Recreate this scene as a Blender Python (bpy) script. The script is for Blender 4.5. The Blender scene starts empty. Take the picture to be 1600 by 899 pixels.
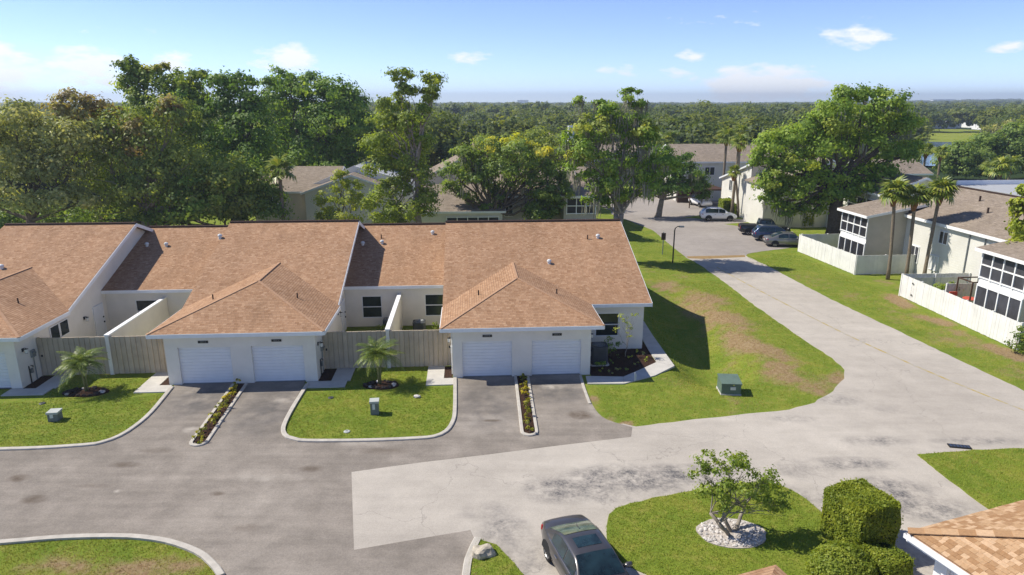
import bpy, bmesh, math, random
import numpy as np
from mathutils import Vector, Matrix
from mathutils.geometry import tessellate_polygon

sc = bpy.context.scene
COL = sc.collection
R = math.radians
random.seed(11)
rng = np.random.default_rng(11)

# ------------------------------------------------------------------ camera
CAM_H = 14.8
FPX = 1600 * 24.0 / 36.0            # survey focal length, photo pixels
PITCH = R(15.23)
cd = bpy.data.cameras.new('camera')
cam = bpy.data.objects.new('camera', cd)
COL.objects.link(cam)
cam.location = (0, 0, CAM_H)
cam.rotation_euler = (R(90) - PITCH, 0, 0)
cd.lens, cd.sensor_width = 24.0, 36.0
cd.clip_start, cd.clip_end = 0.5, 20000
sc.camera = cam

# ------------------------------------------------------------------ light and exposure
SUN_TO = Vector((-0.9, 0.2, 1.0)).normalized()     # towards the sun
SUN_EL = math.asin(SUN_TO.z)
SUN_AZ = math.atan2(SUN_TO.x, SUN_TO.y)
sl = bpy.data.lights.new('sun', 'SUN')
sl.energy, sl.angle, sl.color = 4.25, R(0.53), (1.0, 0.94, 0.83)
so = bpy.data.objects.new('sun', sl)
so.rotation_euler = (-SUN_TO).to_track_quat('-Z', 'Y').to_euler()
so.location = SUN_TO * 60
COL.objects.link(so)
sc.view_settings.view_transform = 'Standard'
sc.view_settings.look = 'None'
sc.view_settings.gamma = 1.0
sc.view_settings.exposure = 0.58
sc.view_settings.use_curve_mapping = False
sc.cycles.max_bounces = 6
sc.cycles.diffuse_bounces = 3
sc.cycles.glossy_bounces = 2
sc.cycles.transmission_bounces = 3
sc.cycles.transparent_max_bounces = 6
sc.cycles.volume_bounces = 0
sc.cycles.use_denoising = True

w = bpy.data.worlds.new('World')
sc.world = w
w.use_nodes = True
nt = w.node_tree
nt.nodes.clear()


def wn(t, **kw):
    n = nt.nodes.new(t)
    for k, v in kw.items():
        setattr(n, k, v)
    return n


def wl(a, b):
    nt.links.new(a, b)


def wmath(op, a, b=None, clamp=False):
    n = wn('ShaderNodeMath', operation=op)
    n.use_clamp = clamp
    for i, x in enumerate((a, b)):
        if x is None:
            continue
        if isinstance(x, (int, float)):
            n.inputs[i].default_value = x
        else:
            wl(x, n.inputs[i])
    return n.outputs[0]


sky = wn('ShaderNodeTexSky', sky_type='NISHITA')
sky.sun_disc = False
sky.sun_elevation = SUN_EL
sky.sun_rotation = SUN_AZ
sky.altitude = 10
sky.air_density, sky.dust_density, sky.ozone_density = 0.5, 0.0, 1.2
tc = wn('ShaderNodeTexCoord')
sep = wn('ShaderNodeSeparateXYZ')
wl(tc.outputs['Generated'], sep.inputs[0])
az = wmath('ARCTAN2', sep.outputs[0], sep.outputs[1])
el = wmath('ARCSINE', sep.outputs[2])
# soft cumulus: noise in (azimuth, elevation) shapes every cloud's outline
cmb = wn('ShaderNodeCombineXYZ')
wl(wmath('MULTIPLY', az, 9.0), cmb.inputs[0])
wl(wmath('MULTIPLY', el, 24.0), cmb.inputs[1])
ns = wn('ShaderNodeTexNoise')
ns.inputs['Scale'].default_value = 3.2
ns.inputs['Detail'].default_value = 7
ns.inputs['Roughness'].default_value = 0.6
wl(cmb.outputs[0], ns.inputs['Vector'])
nb = wn('ShaderNodeTexNoise')          # where clouds sit, all round the sky
nb.inputs['Scale'].default_value = 0.75
nb.inputs['Detail'].default_value = 2
wl(cmb.outputs[0], nb.inputs['Vector'])
mask = None
# (azimuth deg, elevation deg, half width deg, half height deg, density)
for a, e, ww, hh, dn in [(-36.8, 1.9, 4.6, 3.0, 1.0), (-30.5, 2.3, 3.4, 1.9, .9), (-17.3, 3.1, 3.6, 1.5, .85),
                         (-25.5, 2.6, 2.2, 1.4, .7), (-3.4, 3.4, 2.8, .7, .75), (14.0, 3.4, 1.9, .7, .7),
                         (13.0, 2.3, 2.0, .7, .6), (8.4, 2.4, 2.6, .8, .55), (19.5, 1.2, 6.5, 1.9, 1.1),
                         (25.5, 4.4, 3.0, 1.1, .85), (34.6, 3.4, 1.6, .6, .7), (39.0, 1.0, 3.0, 1.3, .8),
                         (15.5, 6.0, 6.0, 1.2, .3), (24.0, 5.6, 4.0, 1.0, .3), (-30.0, 4.6, 7.0, .8, .2),
                         (62, 3.0, 6, 2.2, .9), (95, 3.5, 8, 2.4, .9), (140, 2.5, 8, 2.4, .9), (-60, 3.5, 7, 2.2, .9),
                         (-100, 2.6, 8, 2.4, .9), (-150, 3.4, 8, 2.4, .9), (178, 4, 6, 2, .9)]:
    dx = wmath('DIVIDE', wmath('SUBTRACT', az, R(a)), R(ww))
    dy = wmath('DIVIDE', wmath('SUBTRACT', el, R(e)), R(hh))
    d2 = wmath('ADD', wmath('MULTIPLY', dx, dx), wmath('MULTIPLY', dy, dy))
    m = wmath('MULTIPLY', wmath('SUBTRACT', 1.0, d2, clamp=True), dn)
    mask = m if mask is None else wmath('MAXIMUM', mask, m)
dens = wmath('ADD', wmath('MULTIPLY', ns.outputs[0], 1.5), wmath('MULTIPLY', mask, 0.85))
dens = wmath('MULTIPLY', wmath('SUBTRACT', dens, 1.06), 2.6, clamp=True)
dens = wmath('MULTIPLY', dens, 0.9)
mixc = wn('ShaderNodeMixRGB')
mixc.inputs[2].default_value = (6.0, 6.0, 6.05, 1)
wl(dens, mixc.inputs[0])
gm = wn('ShaderNodeMixRGB', blend_type='MULTIPLY')
gm.inputs[0].default_value = 1.0
gm.inputs[2].default_value = (0.95, 0.95, 1.1, 1)
wl(sky.outputs[0], gm.inputs[1])
wl(gm.outputs[0], mixc.inputs[1])
bg = wn('ShaderNodeBackground')
bg.inputs[1].default_value = 0.13
wl(mixc.outputs[0], bg.inputs[0])
wo = wn('ShaderNodeOutputWorld')
wl(bg.outputs[0], wo.inputs[0])

# ------------------------------------------------------------------ survey helpers
CP, SP = math.cos(PITCH), math.sin(PITCH)


def ray(x, y):
    cx, cy = (x - 800) / FPX, -(y - 449.5) / FPX
    return cx, CP + cy * SP, -SP + cy * CP


def G(x, y, z=0.0):
    """ground position (metres) of a surveyed point at height z"""
    r = ray(x, y)
    t = (z - CAM_H) / r[2]
    return r[0] * t, r[1] * t


def at(x, y, Y):
    r = ray(x, y)
    t = Y / r[1]
    return Vector((r[0] * t, Y, CAM_H + r[2] * t))


def mpp(Y):
    return (Y * CP + 6 * SP) / FPX          # metres per survey pixel at depth Y


YAW = R(3.7)
CY, SY = math.cos(YAW), math.sin(YAW)
ORG = (-3.27, 35.23)


def UV(u, v):
    """street grid (u along the villa row, v away from the court) -> world"""
    return ORG[0] + u * CY - v * SY, ORG[1] + u * SY + v * CY


def toUV(x, y):
    x -= ORG[0]
    y -= ORG[1]
    return x * CY + y * SY, -x * SY + y * CY


# ------------------------------------------------------------------ mesh helpers
class MB:
    def __init__(s):
        s.v, s.f, s.m = [], [], []
        s.cur = 0

    def add(s, vs, fs):
        o = len(s.v)
        s.v += [tuple(p) for p in vs]
        for f in fs:
            s.f.append([o + i for i in f])
            s.m.append(s.cur)
        return s

    def box(s, x0, y0, z0, x1, y1, z1):
        return s.add([(x0, y0, z0), (x1, y0, z0), (x1, y1, z0), (x0, y1, z0), (x0, y0, z1), (x1, y0, z1), (x1, y1, z1), (x0, y1, z1)],
                     [(0, 3, 2, 1), (4, 5, 6, 7), (0, 1, 5, 4), (1, 2, 6, 5), (2, 3, 7, 6), (3, 0, 4, 7)])

    def poly(s, pts):
        return s.add(pts, [list(range(len(pts)))])

    def prism(s, pts, z0, z1):
        """vertical prism over a ccw polygon of (x, y)"""
        n = len(pts)
        vs = [(p[0], p[1], z0) for p in pts] + [(p[0], p[1], z1) for p in pts]
        tris = tessellate_polygon([[Vector((p[0], p[1], 0)) for p in pts]])
        area = sum(pts[i][0] * pts[(i + 1) % n][1] - pts[(i + 1) % n][0] * pts[i][1] for i in range(n))
        fs = []
        for t in tris:
            a, b, c = [Vector((pts[i][0], pts[i][1])) for i in t]
            if (b - a).cross(c - a) < 0:
                t = (t[0], t[2], t[1])
            fs.append([i + n for i in t])
            fs.append([t[0], t[2], t[1]])
        for i in range(n):
            j = (i + 1) % n
            fs.append([i, j, j + n, i + n] if area > 0 else [j, i, i + n, j + n])
        return s.add(vs, fs)

    def slab(s, pts, t):
        """thick slab: pts is a planar polygon (ccw from above), thickness straight down"""
        n = len(pts)
        vs = [tuple(p) for p in pts] + [(p[0], p[1], p[2] - t) for p in pts]
        fs = [list(range(n)), list(range(2 * n - 1, n - 1, -1))]
        for i in range(n):
            j = (i + 1) % n
            fs.append([i, i + n, j + n, j])
        return s.add(vs, fs)

    def tube(s, pts, rad, n=7, caps=True):
        pts = [Vector(p) for p in pts]
        k = len(pts)
        rings = []
        up = Vector((0, 0, 1))
        for i, p in enumerate(pts):
            d = (pts[min(i + 1, k - 1)] - pts[max(i - 1, 0)])
            if d.length < 1e-9:
                d = up
            d.normalize()
            a = d.cross(Vector((1, 0, 0)) if abs(d.x) < .8 else Vector((0, 1, 0))).normalized()
            b = d.cross(a)
            r = rad[i] if hasattr(rad, '__len__') else rad
            rings.append([p + (a * math.cos(2 * math.pi * j / n) + b * math.sin(2 * math.pi * j / n)) * r for j in range(n)])
        vs = [q for ring in rings for q in ring]
        fs = []
        for i in range(k - 1):
            for j in range(n):
                j2 = (j + 1) % n
                fs.append([i * n + j, i * n + j2, (i + 1) * n + j2, (i + 1) * n + j])
        if caps:
            fs.append(list(range(n - 1, -1, -1)))
            fs.append([(k - 1) * n + j for j in range(n)])
        return s.add(vs, fs)

    def beam(s, p, q, w, h, up=(0, 0, 1)):
        """bar from p to q, w wide, h deep, centred"""
        p, q = Vector(p), Vector(q)
        d = (q - p).normalized()
        a = d.cross(Vector(up))
        if a.length < 1e-6:
            a = Vector((1, 0, 0))
        a.normalize()
        b = a.cross(d).normalized()
        a, b = a * (w / 2), b * (h / 2)
        return s.add([p - a - b, p + a - b, p + a + b, p - a + b, q - a - b, q + a - b, q + a + b, q - a + b],
                     [(0, 1, 2, 3), (7, 6, 5, 4), (0, 4, 5, 1), (1, 5, 6, 2), (2, 6, 7, 3), (3, 7, 4, 0)])

    def lathe(s, prof, n=16, c=(0, 0)):
        vs = [(c[0] + r * math.cos(2 * math.pi * j / n), c[1] + r * math.sin(2 * math.pi * j / n), z) for r, z in prof for j in range(n)]
        fs = []
        for i in range(len(prof) - 1):
            for j in range(n):
                j2 = (j + 1) % n
                fs.append([i * n + j, i * n + j2, (i + 1) * n + j2, (i + 1) * n + j])
        fs.append([(len(prof) - 1) * n + j for j in range(n)])
        fs.append(list(range(n - 1, -1, -1)))
        return s.add(vs, fs)

    def mesh(s, name, mats, uv=False, smooth=False):
        me = bpy.data.meshes.new(name)
        me.from_pydata(s.v, [], s.f)
        for m in (mats if isinstance(mats, (list, tuple)) else [mats]):
            me.materials.append(m)
        if any(s.m):
            me.polygons.foreach_set('material_index', s.m)
        if smooth:
            me.polygons.foreach_set('use_smooth', [True] * len(s.f))
        if uv:
            ul = me.uv_layers.new(name='UVMap')
            for p in me.polygons:
                n = p.normal
                t = Vector((0, 0, 1)).cross(n)
                t = Vector((1, 0, 0)) if t.length < 1e-4 else t.normalized()
                b = n.cross(t)
                for li in p.loop_indices:
                    c = me.vertices[me.loops[li].vertex_index].co
                    ul.data[li].uv = (c.dot(t), c.dot(b))
        return me

    def build(s, name, mats, parent=None, uv=False, smooth=False, loc=None, rz=None):
        return link(name, s.mesh(name, mats, uv, smooth), parent, loc, rz)


def link(name, data, parent=None, loc=None, rz=None):
    o = bpy.data.objects.new(name, data)
    COL.objects.link(o)
    if parent is not None:
        o.parent = parent
    if loc is not None:
        o.location = loc
    if rz is not None:
        o.rotation_euler = (0, 0, rz)
    return o


def tag(o, label=None, cat=None, group=None, kind=None):
    for k, x in (('label', label), ('category', cat), ('group', group), ('kind', kind)):
        if x:
            o[k] = x
    return o


def thing(name, label, cat, loc, rz=0.0, group=None):
    o = link(name, None, None, loc, rz)
    o.empty_display_size = .3
    return tag(o, label, cat, group)


def gthing(name, label, cat, u, v, z=0.0, rz=0.0, group=None):
    x, y = UV(u, v)
    return thing(name, label, cat, (x, y, z), YAW + rz, group)


def copy_tree(o, parent=None):
    c = o.copy()
    COL.objects.link(c)
    if parent is not None:
        c.parent = parent
    for ch in list(o.children):
        copy_tree(ch, c)
    return c


def quads(name, V, F, mat, rnd=None, smooth=False):
    """fast mesh of equal sized faces with a per face random attribute"""
    me = bpy.data.meshes.new(name)
    V = np.ascontiguousarray(V, dtype=np.float32)
    F = np.ascontiguousarray(F, dtype=np.int32)
    k = F.shape[1]
    me.vertices.add(len(V))
    me.vertices.foreach_set('co', V.ravel())
    me.loops.add(F.size)
    me.loops.foreach_set('vertex_index', F.ravel())
    me.polygons.add(len(F))
    me.polygons.foreach_set('loop_start', np.arange(0, F.size, k, dtype=np.int32))
    if smooth:
        me.polygons.foreach_set('use_smooth', np.ones(len(F), dtype=bool))
    if rnd is not None:
        a = me.attributes.new('rnd', 'FLOAT', 'FACE')
        a.data.foreach_set('value', np.ascontiguousarray(rnd, dtype=np.float32))
    me.materials.append(mat)
    me.update(calc_edges=True)
    me.validate()
    return me


def catmull(pts, step=.4, closed=False):
    P = [Vector((p[0], p[1])) for p in pts]
    n = len(P)
    out = []
    rngi = range(n if closed else n - 1)
    for i in rngi:
        if closed:
            a, b, c, d = P[(i - 1) % n], P[i], P[(i + 1) % n], P[(i + 2) % n]
        else:
            a, b, c, d = P[max(i - 1, 0)], P[i], P[i + 1], P[min(i + 2, n - 1)]
        k = max(1, int((c - b).length / step))
        for j in range(k):
            t = j / k
            out.append(.5 * ((2 * b) + (c - a) * t + (2 * a - 5 * b + 4 * c - d) * t * t + (3 * b - a - 3 * c + d) * t ** 3))
    if not closed:
        out.append(P[-1])
    return [(p.x, p.y) for p in out]


def jitter(pts, amp=.04, step=.3):
    out = []
    n = len(pts)
    for i in range(n):
        a, b = Vector(pts[i]), Vector(pts[(i + 1) % n])
        k = max(1, int((b - a).length / step))
        for j in range(k):
            p = a.lerp(b, j / k)
            out.append((p.x + random.uniform(-amp, amp), p.y + random.uniform(-amp, amp)))
    return out


def sheet(name, pts, z, mat, kind='structure', skirt=.03):
    mb = MB()
    mb.prism(pts, z - skirt, z)
    return tag(mb.build(name, mat), kind=kind)


# ------------------------------------------------------------------ materials
MATS = {}


class NT:
    def __init__(s, name):
        s.mat = bpy.data.materials.new(name)
        s.mat.use_nodes = True
        s.t = s.mat.node_tree
        s.t.nodes.clear()
        s.out = s.n('ShaderNodeOutputMaterial')
        s.bs = s.n('ShaderNodeBsdfPrincipled')
        s.l(s.bs.outputs[0], s.out.inputs[0])
        MATS[name] = s.mat

    def n(s, t, **kw):
        x = s.t.nodes.new(t)
        for k, v in kw.items():
            setattr(x, k, v)
        return x

    def l(s, a, b):
        s.t.links.new(a, b)

    def setin(s, node, i, x):
        if isinstance(x, (int, float)):
            node.inputs[i].default_value = x
        elif isinstance(x, (tuple, list)):
            node.inputs[i].default_value = tuple(x) + ((1,) if len(x) == 3 and len(node.inputs[i].default_value) == 4 else ())
        else:
            s.l(x, node.inputs[i])

    def math(s, op, a, b=None, clamp=False):
        x = s.n('ShaderNodeMath', operation=op)
        x.use_clamp = clamp
        s.setin(x, 0, a)
        if b is not None:
            s.setin(x, 1, b)
        return x.outputs[0]

    def mix(s, f, a, b, mode='MIX'):
        x = s.n('ShaderNodeMixRGB', blend_type=mode)
        s.setin(x, 0, f)
        s.setin(x, 1, a)
        s.setin(x, 2, b)
        return x.outputs[0]

    def pos(s):
        return s.n('ShaderNodeNewGeometry').outputs['Position']

    def noise(s, scale, detail=4, rough=.55, vec=None, w=None):
        x = s.n('ShaderNodeTexNoise')
        x.inputs['Scale'].default_value = scale
        x.inputs['Detail'].default_value = detail
        x.inputs['Roughness'].default_value = rough
        s.l(vec if vec is not None else s.pos(), x.inputs['Vector'])
        return x.outputs[0]

    def ramp(s, f, stops):
        x = s.n('ShaderNodeValToRGB')
        e = x.color_ramp.elements
        while len(e) < len(stops):
            e.new(.5)
        for el_, (p, c) in zip(e, stops):
            el_.position = p
            el_.color = (c[0], c[1], c[2], 1) if hasattr(c, '__len__') else (c, c, c, 1)
        s.l(f, x.inputs[0])
        return x.outputs[0]

    def bump(s, h, strength=.3, dist=.02):
        x = s.n('ShaderNodeBump')
        x.inputs['Strength'].default_value = strength
        x.inputs['Distance'].default_value = dist
        s.l(h, x.inputs['Height'])
        s.l(x.outputs[0], s.bs.inputs['Normal'])

    def base(s, c, rough=.8, spec=.3, metal=0.0):
        s.setin(s.bs, 'Base Color', c)
        s.setin(s.bs, 'Roughness', rough)
        s.bs.inputs['Specular IOR Level'].default_value = spec
        s.bs.inputs['Metallic'].default_value = metal
        return s.mat


def plain(name, col, rough=.7, spec=.3, var=.12, scale=2.5, metal=0.0, bump=0, bscale=30, objvar=0.0):
    m = NT(name)
    lo = tuple(c * (1 - var) for c in col)
    hi = tuple(min(1, c * (1 + var)) for c in col)
    c = m.mix(m.ramp(m.noise(scale, 5, .6), [(.3, 0), (.7, 1)]), lo, hi)
    if objvar:
        oi = m.n('ShaderNodeObjectInfo').outputs['Random']
        c = m.mix(1.0, c, m.ramp(oi, [(0, 1 - objvar), (1, 1)]), 'MULTIPLY')
    if bump:
        m.bump(m.noise(bscale, 4), bump, .02)
    return m.base(c, rough, spec, metal)


def shingle(name, tones, tab=.30, course=.143, uvname=True):
    m = NT(name)
    uvn = m.n('ShaderNodeUVMap').outputs[0]
    sp = m.n('ShaderNodeSeparateXYZ')
    m.l(uvn, sp.inputs[0])
    vv = m.math('DIVIDE', sp.outputs[1], course)
    row = m.math('FLOOR', vv)
    wr = m.n('ShaderNodeTexWhiteNoise', noise_dimensions='1D')
    m.l(row, wr.inputs['W'])
    uu = m.math('ADD', m.math('DIVIDE', sp.outputs[0], tab), m.math('MULTIPLY', wr.outputs[0], 9.0))
    colm = m.math('FLOOR', uu)
    cb = m.n('ShaderNodeCombineXYZ')
    m.l(colm, cb.inputs[0])
    m.l(row, cb.inputs[1])
    wn2 = m.n('ShaderNodeTexWhiteNoise', noise_dimensions='2D')
    m.l(cb.outputs[0], wn2.inputs['Vector'])
    c = m.ramp(wn2.outputs[0], [(i / (len(tones) - 1), t) for i, t in enumerate(tones)])
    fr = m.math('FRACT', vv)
    c = m.mix(m.math('LESS_THAN', fr, .16), c, m.mix(.5, c, (.045, .028, .02)))  # dark shadow line at the foot of each course, painted into the colour
    fu = m.math('FRACT', uu)
    c = m.mix(m.math('MULTIPLY', m.math('LESS_THAN', fu, .07), .35), c, (.05, .03, .02))
    big = m.ramp(m.noise(.35, 4, .6), [(.25, .86), (.75, 1.1)])
    c = m.mix(1, c, big, 'MULTIPLY')
    smp = m.n('ShaderNodeMapping')
    smp.inputs['Scale'].default_value = (1.4, .10, 1)
    m.l(uvn, smp.inputs['Vector'])
    c = m.mix(1, c, m.ramp(m.noise(1.0, 6, .7, smp.outputs[0]), [(.3, .88), (.72, 1.07)]), 'MULTIPLY')
    fine = m.ramp(m.noise(60, 2), [(.3, .85), (.7, 1.12)])
    c = m.mix(1, c, fine, 'MULTIPLY')
    m.bump(m.math('ADD', m.math('MULTIPLY', fr, -1.0), m.math('MULTIPLY', wn2.outputs[0], .5)), .55, .012)
    return m.base(c, .9, .15)


def leafmat(name, stops, trans=.45, rough=.55):
    m = NT(name)
    a = m.n('ShaderNodeAttribute', attribute_name='rnd')
    c = m.ramp(a.outputs['Fac'], stops)
    oi = m.n('ShaderNodeObjectInfo').outputs['Random']
    c = m.mix(1, c, m.ramp(oi, [(0, (.66, .74, .80)), (.5, (.98, 1, .95)), (1, (1.3, 1.18, .85))]), 'MULTIPLY')
    m.base(c, rough, .35)
    tr = m.n('ShaderNodeBsdfTranslucent')
    m.l(m.mix(1, c, (1.5, 1.4, .6), 'MULTIPLY'), tr.inputs[0])
    ms = m.n('ShaderNodeMixShader')
    ms.inputs[0].default_value = trans
    m.l(m.bs.outputs[0], ms.inputs[1])
    m.l(tr.outputs[0], ms.inputs[2])
    m.l(ms.outputs[0], m.out.inputs[0])
    return m.mat


def blobs(m, lst, soft=True):
    """sum of soft elliptical wear patches given in ground metres (x, y, rx, ry, strength)"""
    sp = m.n('ShaderNodeSeparateXYZ')
    m.l(m.pos(), sp.inputs[0])
    tot = None
    for x, y, rx, ry, st in lst:
        dx = m.math('DIVIDE', m.math('SUBTRACT', sp.outputs[0], x), rx)
        dy = m.math('DIVIDE', m.math('SUBTRACT', sp.outputs[1], y), ry)
        d = m.math('ADD', m.math('MULTIPLY', dx, dx), m.math('MULTIPLY', dy, dy))
        b = m.math('MULTIPLY', m.math('SUBTRACT', 1.0, d, clamp=True), st)
        tot = b if tot is None else m.math('MAXIMUM', tot, b)
    return tot


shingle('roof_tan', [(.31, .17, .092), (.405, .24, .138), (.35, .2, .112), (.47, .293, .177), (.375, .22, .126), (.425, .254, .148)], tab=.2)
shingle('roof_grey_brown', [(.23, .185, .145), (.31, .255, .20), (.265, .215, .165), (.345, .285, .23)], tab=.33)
plain('stucco', (.77, .72, .63), .9, .15, .05, 1.2, bump=.25, bscale=45)
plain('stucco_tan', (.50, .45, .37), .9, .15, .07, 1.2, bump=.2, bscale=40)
plain('white_trim', (.78, .78, .77), .5, .3, .04)
plain('white_paint', (.80, .80, .78), .6, .3, .05)
plain('door_white', (.76, .76, .76), .45, .35, .03)
plain('hip_tan', (.40, .243, .148), .9, .15, .15, 6)
plain('dark_ridge', (.055, .035, .028), .9, .1, .2, 8)
plain('soffit', (.45, .40, .34), .9, .1, .06)
plain('concrete', (.50, .475, .43), .9, .15, .10, 1.8, bump=.2, bscale=50)
plain('kerb_concrete', (.46, .425, .37), .9, .15, .16, 2.4, bump=.3, bscale=40)
plain('fence_tan', (.50, .415, .305), .85, .15, .12, 1.5, objvar=.13, bump=.15, bscale=30)
plain('fence_white', (.72, .71, .67), .8, .2, .09, 1.2, objvar=.08)
plain('metal_grey', (.28, .30, .31), .45, .4, .1, metal=.6)
plain('metal_dark', (.05, .055, .06), .5, .4, .15)
plain('metal_white', (.62, .63, .62), .5, .4, .05)
plain('black_paint', (.012, .012, .013), .4, .4, .1)
plain('ped_grey', (.17, .185, .17), .6, .3, .1)
plain('ped_light', (.42, .44, .41), .6, .3, .08)
plain('utility_green', (.115, .165, .13), .5, .35, .12)
plain('bark', (.13, .10, .075), .95, .1, .35, 6, bump=.6, bscale=12)
plain('bark_pale', (.27, .235, .19), .95, .1, .3, 5, bump=.5, bscale=12)
plain('palm_trunk', (.20, .16, .115), .95, .1, .3, 9, bump=.7, bscale=14)
plain('palm_boot', (.22, .105, .045), .95, .1, .35, 10, bump=.7, bscale=20)
plain('palm_stem_green', (.20, .20, .08), .7, .2, .2, 6)
plain('moss_grey', (.235, .23, .165), .95, .05, .25, 3)
plain('lava_rock', (.055, .045, .042), .95, .1, .5, 8, bump=.5, bscale=20)
plain('white_rock', (.60, .56, .52), .85, .2, .25, 9, objvar=.35)
plain('boulder', (.42, .37, .29), .9, .15, .35, 4, bump=.6, bscale=8)
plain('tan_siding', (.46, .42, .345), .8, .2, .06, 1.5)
plain('screen', (.022, .022, .026), .45, .35, .3, 1.0)
plain('screen_grey', (.055, .055, .062), .5, .35, .35, .8)
plain('red_cloth', (.48, .09, .06), .8, .2, .15)
plain('brown_metal', (.07, .035, .022), .6, .3, .2)
plain('roof_white_metal', (.68, .69, .70), .5, .3, .05)
plain('roof_flat_grey', (.36, .37, .385), .8, .2, .08)
plain('tyre', (.018, .018, .018), .85, .2, .2)
plain('rim', (.40, .40, .40), .35, .5, .1, metal=.8)
plain('chrome', (.62, .62, .63), .2, .5, .02, metal=1)
plain('tail_red', (.40, .02, .015), .3, .5, .05)
plain('lamp_clear', (.66, .66, .64), .2, .5, .05)
plain('plate', (.62, .62, .58), .5, .3, .05)
plain('drain_dark', (.03, .03, .03), .9, .1, .1)
plain('blue_cover', (.03, .045, .085), .6, .3, .2)

m = NT('glass_dark')
m.base(m.ramp(m.noise(.9, 3), [(.35, (.012, .017, .018)), (.7, (.035, .045, .045))]), .06, .6)
m = NT('glass_car')
m.base(m.ramp(m.noise(2.2, 3), [(.35, (.008, .016, .02)), (.7, (.02, .045, .055))]), .04, .7)
m = NT('glass_rear')
m.base(m.ramp(m.noise(2.4, 3), [(.35, (.05, .075, .05)), (.7, (.15, .19, .13))]), .06, .7)


def carpaint(name, col, rough=.28, metal=.55):
    m = NT(name)
    m.base(m.ramp(m.noise(1.5, 3), [(.3, tuple(c * .93 for c in col)), (.7, col)]), rough, .5, metal)
    m.bs.inputs['Coat Weight'].default_value = .5
    m.bs.inputs['Coat Roughness'].default_value = .08


carpaint('paint_graphite', (.095, .09, .09))
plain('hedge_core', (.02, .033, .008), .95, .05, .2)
carpaint('paint_white', (.80, .81, .83), .3, 0)
carpaint('paint_black', (.012, .013, .015), .25, .2)
carpaint('paint_blue', (.05, .075, .14))
carpaint('paint_grey', (.235, .23, .225))

m = NT('siding_white')
sp_ = m.n('ShaderNodeSeparateXYZ')
m.l(m.pos(), sp_.inputs[0])
fr_ = m.math('FRACT', m.math('DIVIDE', sp_.outputs[2], .2))
m.bump(fr_, .8, .02)
m.base(m.mix(m.ramp(m.noise(.6, 4), [(.3, 0), (.7, 1)]), (.62, .60, .54), (.72, .70, .64)), .7, .25)

# asphalt of the court (newer) with worn paler tracks, oil spots and patches
STREAK = R(-4)
m = NT('asphalt_court')
big = m.ramp(m.noise(.16, 6, .62), [(.28, (.20, .175, .148)), (.5, (.265, .232, .197)), (.72, (.325, .288, .246))])
mid = m.ramp(m.noise(.9, 6, .65), [(.3, .8), (.7, 1.14)])
fin = m.ramp(m.noise(16, 5, .75), [(.3, .78), (.7, 1.18)])
c = m.mix(1, m.mix(1, big, mid, 'MULTIPLY'), fin, 'MULTIPLY')
mpn = m.n('ShaderNodeMapping')
mpn.inputs['Rotation'].default_value = (0, 0, STREAK)
mpn.inputs['Scale'].default_value = (.12, 1.5, 1)
m.l(m.pos(), mpn.inputs['Vector'])
c = m.mix(1, c, m.ramp(m.noise(1.0, 6, .65, mpn.outputs[0]), [(.3, .84), (.7, 1.12)]), 'MULTIPLY')
drv = blobs(m, [G(318, 625) + (2.4, 2.6, .9), G(425, 640) + (2.2, 3.4, .8), G(760, 630) + (2.0, 3.6, .7), G(870, 610) + (2.2, 2.2, .8)])
c = m.mix(m.math('MULTIPLY', drv, m.ramp(m.noise(1.1, 4), [(.35, .2), (.6, .9)])), c, (.095, .09, .088))
pale = blobs(m, [G(570, 690) + (2.2, .5, .7), G(690, 768) + (.5, .5, .8), G(185, 768) + (.22, .16, 1.3), G(420, 747) + (2.4, .35, .6), G(300, 672) + (.5, .4, .9),
                 G(445, 625) + (.9, .5, .6), G(770, 655) + (.7, .6, .5), G(735, 655) + (.5, .9, .4), G(862, 605) + (.8, .4, .9), G(930, 640) + (.5, 1.2, .5), G(30, 750) + (.5, .3, .5), G(590, 765) + (1.1, .2, .5)])
c = m.mix(m.math('MULTIPLY', pale, m.ramp(m.noise(1.6, 5), [(.38, 0), (.6, 1)])), c, (.40, .36, .31))
oil = blobs(m, [G(30, 748) + (.55, .38, .9), G(54, 781) + (.6, .38, .8), G(768, 658) + (.55, .18, .9), G(907, 649) + (.75, .55, 1.0), G(340, 772) + (.35, .2, .7), G(487, 733) + (.6, .35, .7),
                G(195, 727) + (.8, .3, .6), G(600, 705) + (1.3, .4, .5), G(385, 825) + (.6, .3, .5), G(245, 705) + (.9, .3, .4), G(145, 760) + (.9, .2, .4)])
c = m.mix(m.math('MULTIPLY', oil, m.ramp(m.noise(2.3, 4), [(.3, .4), (.6, 1)])), c, (.095, .07, .05))
m.bump(m.noise(40, 3), .35, .01)
m.base(c, .93, .12)

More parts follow.
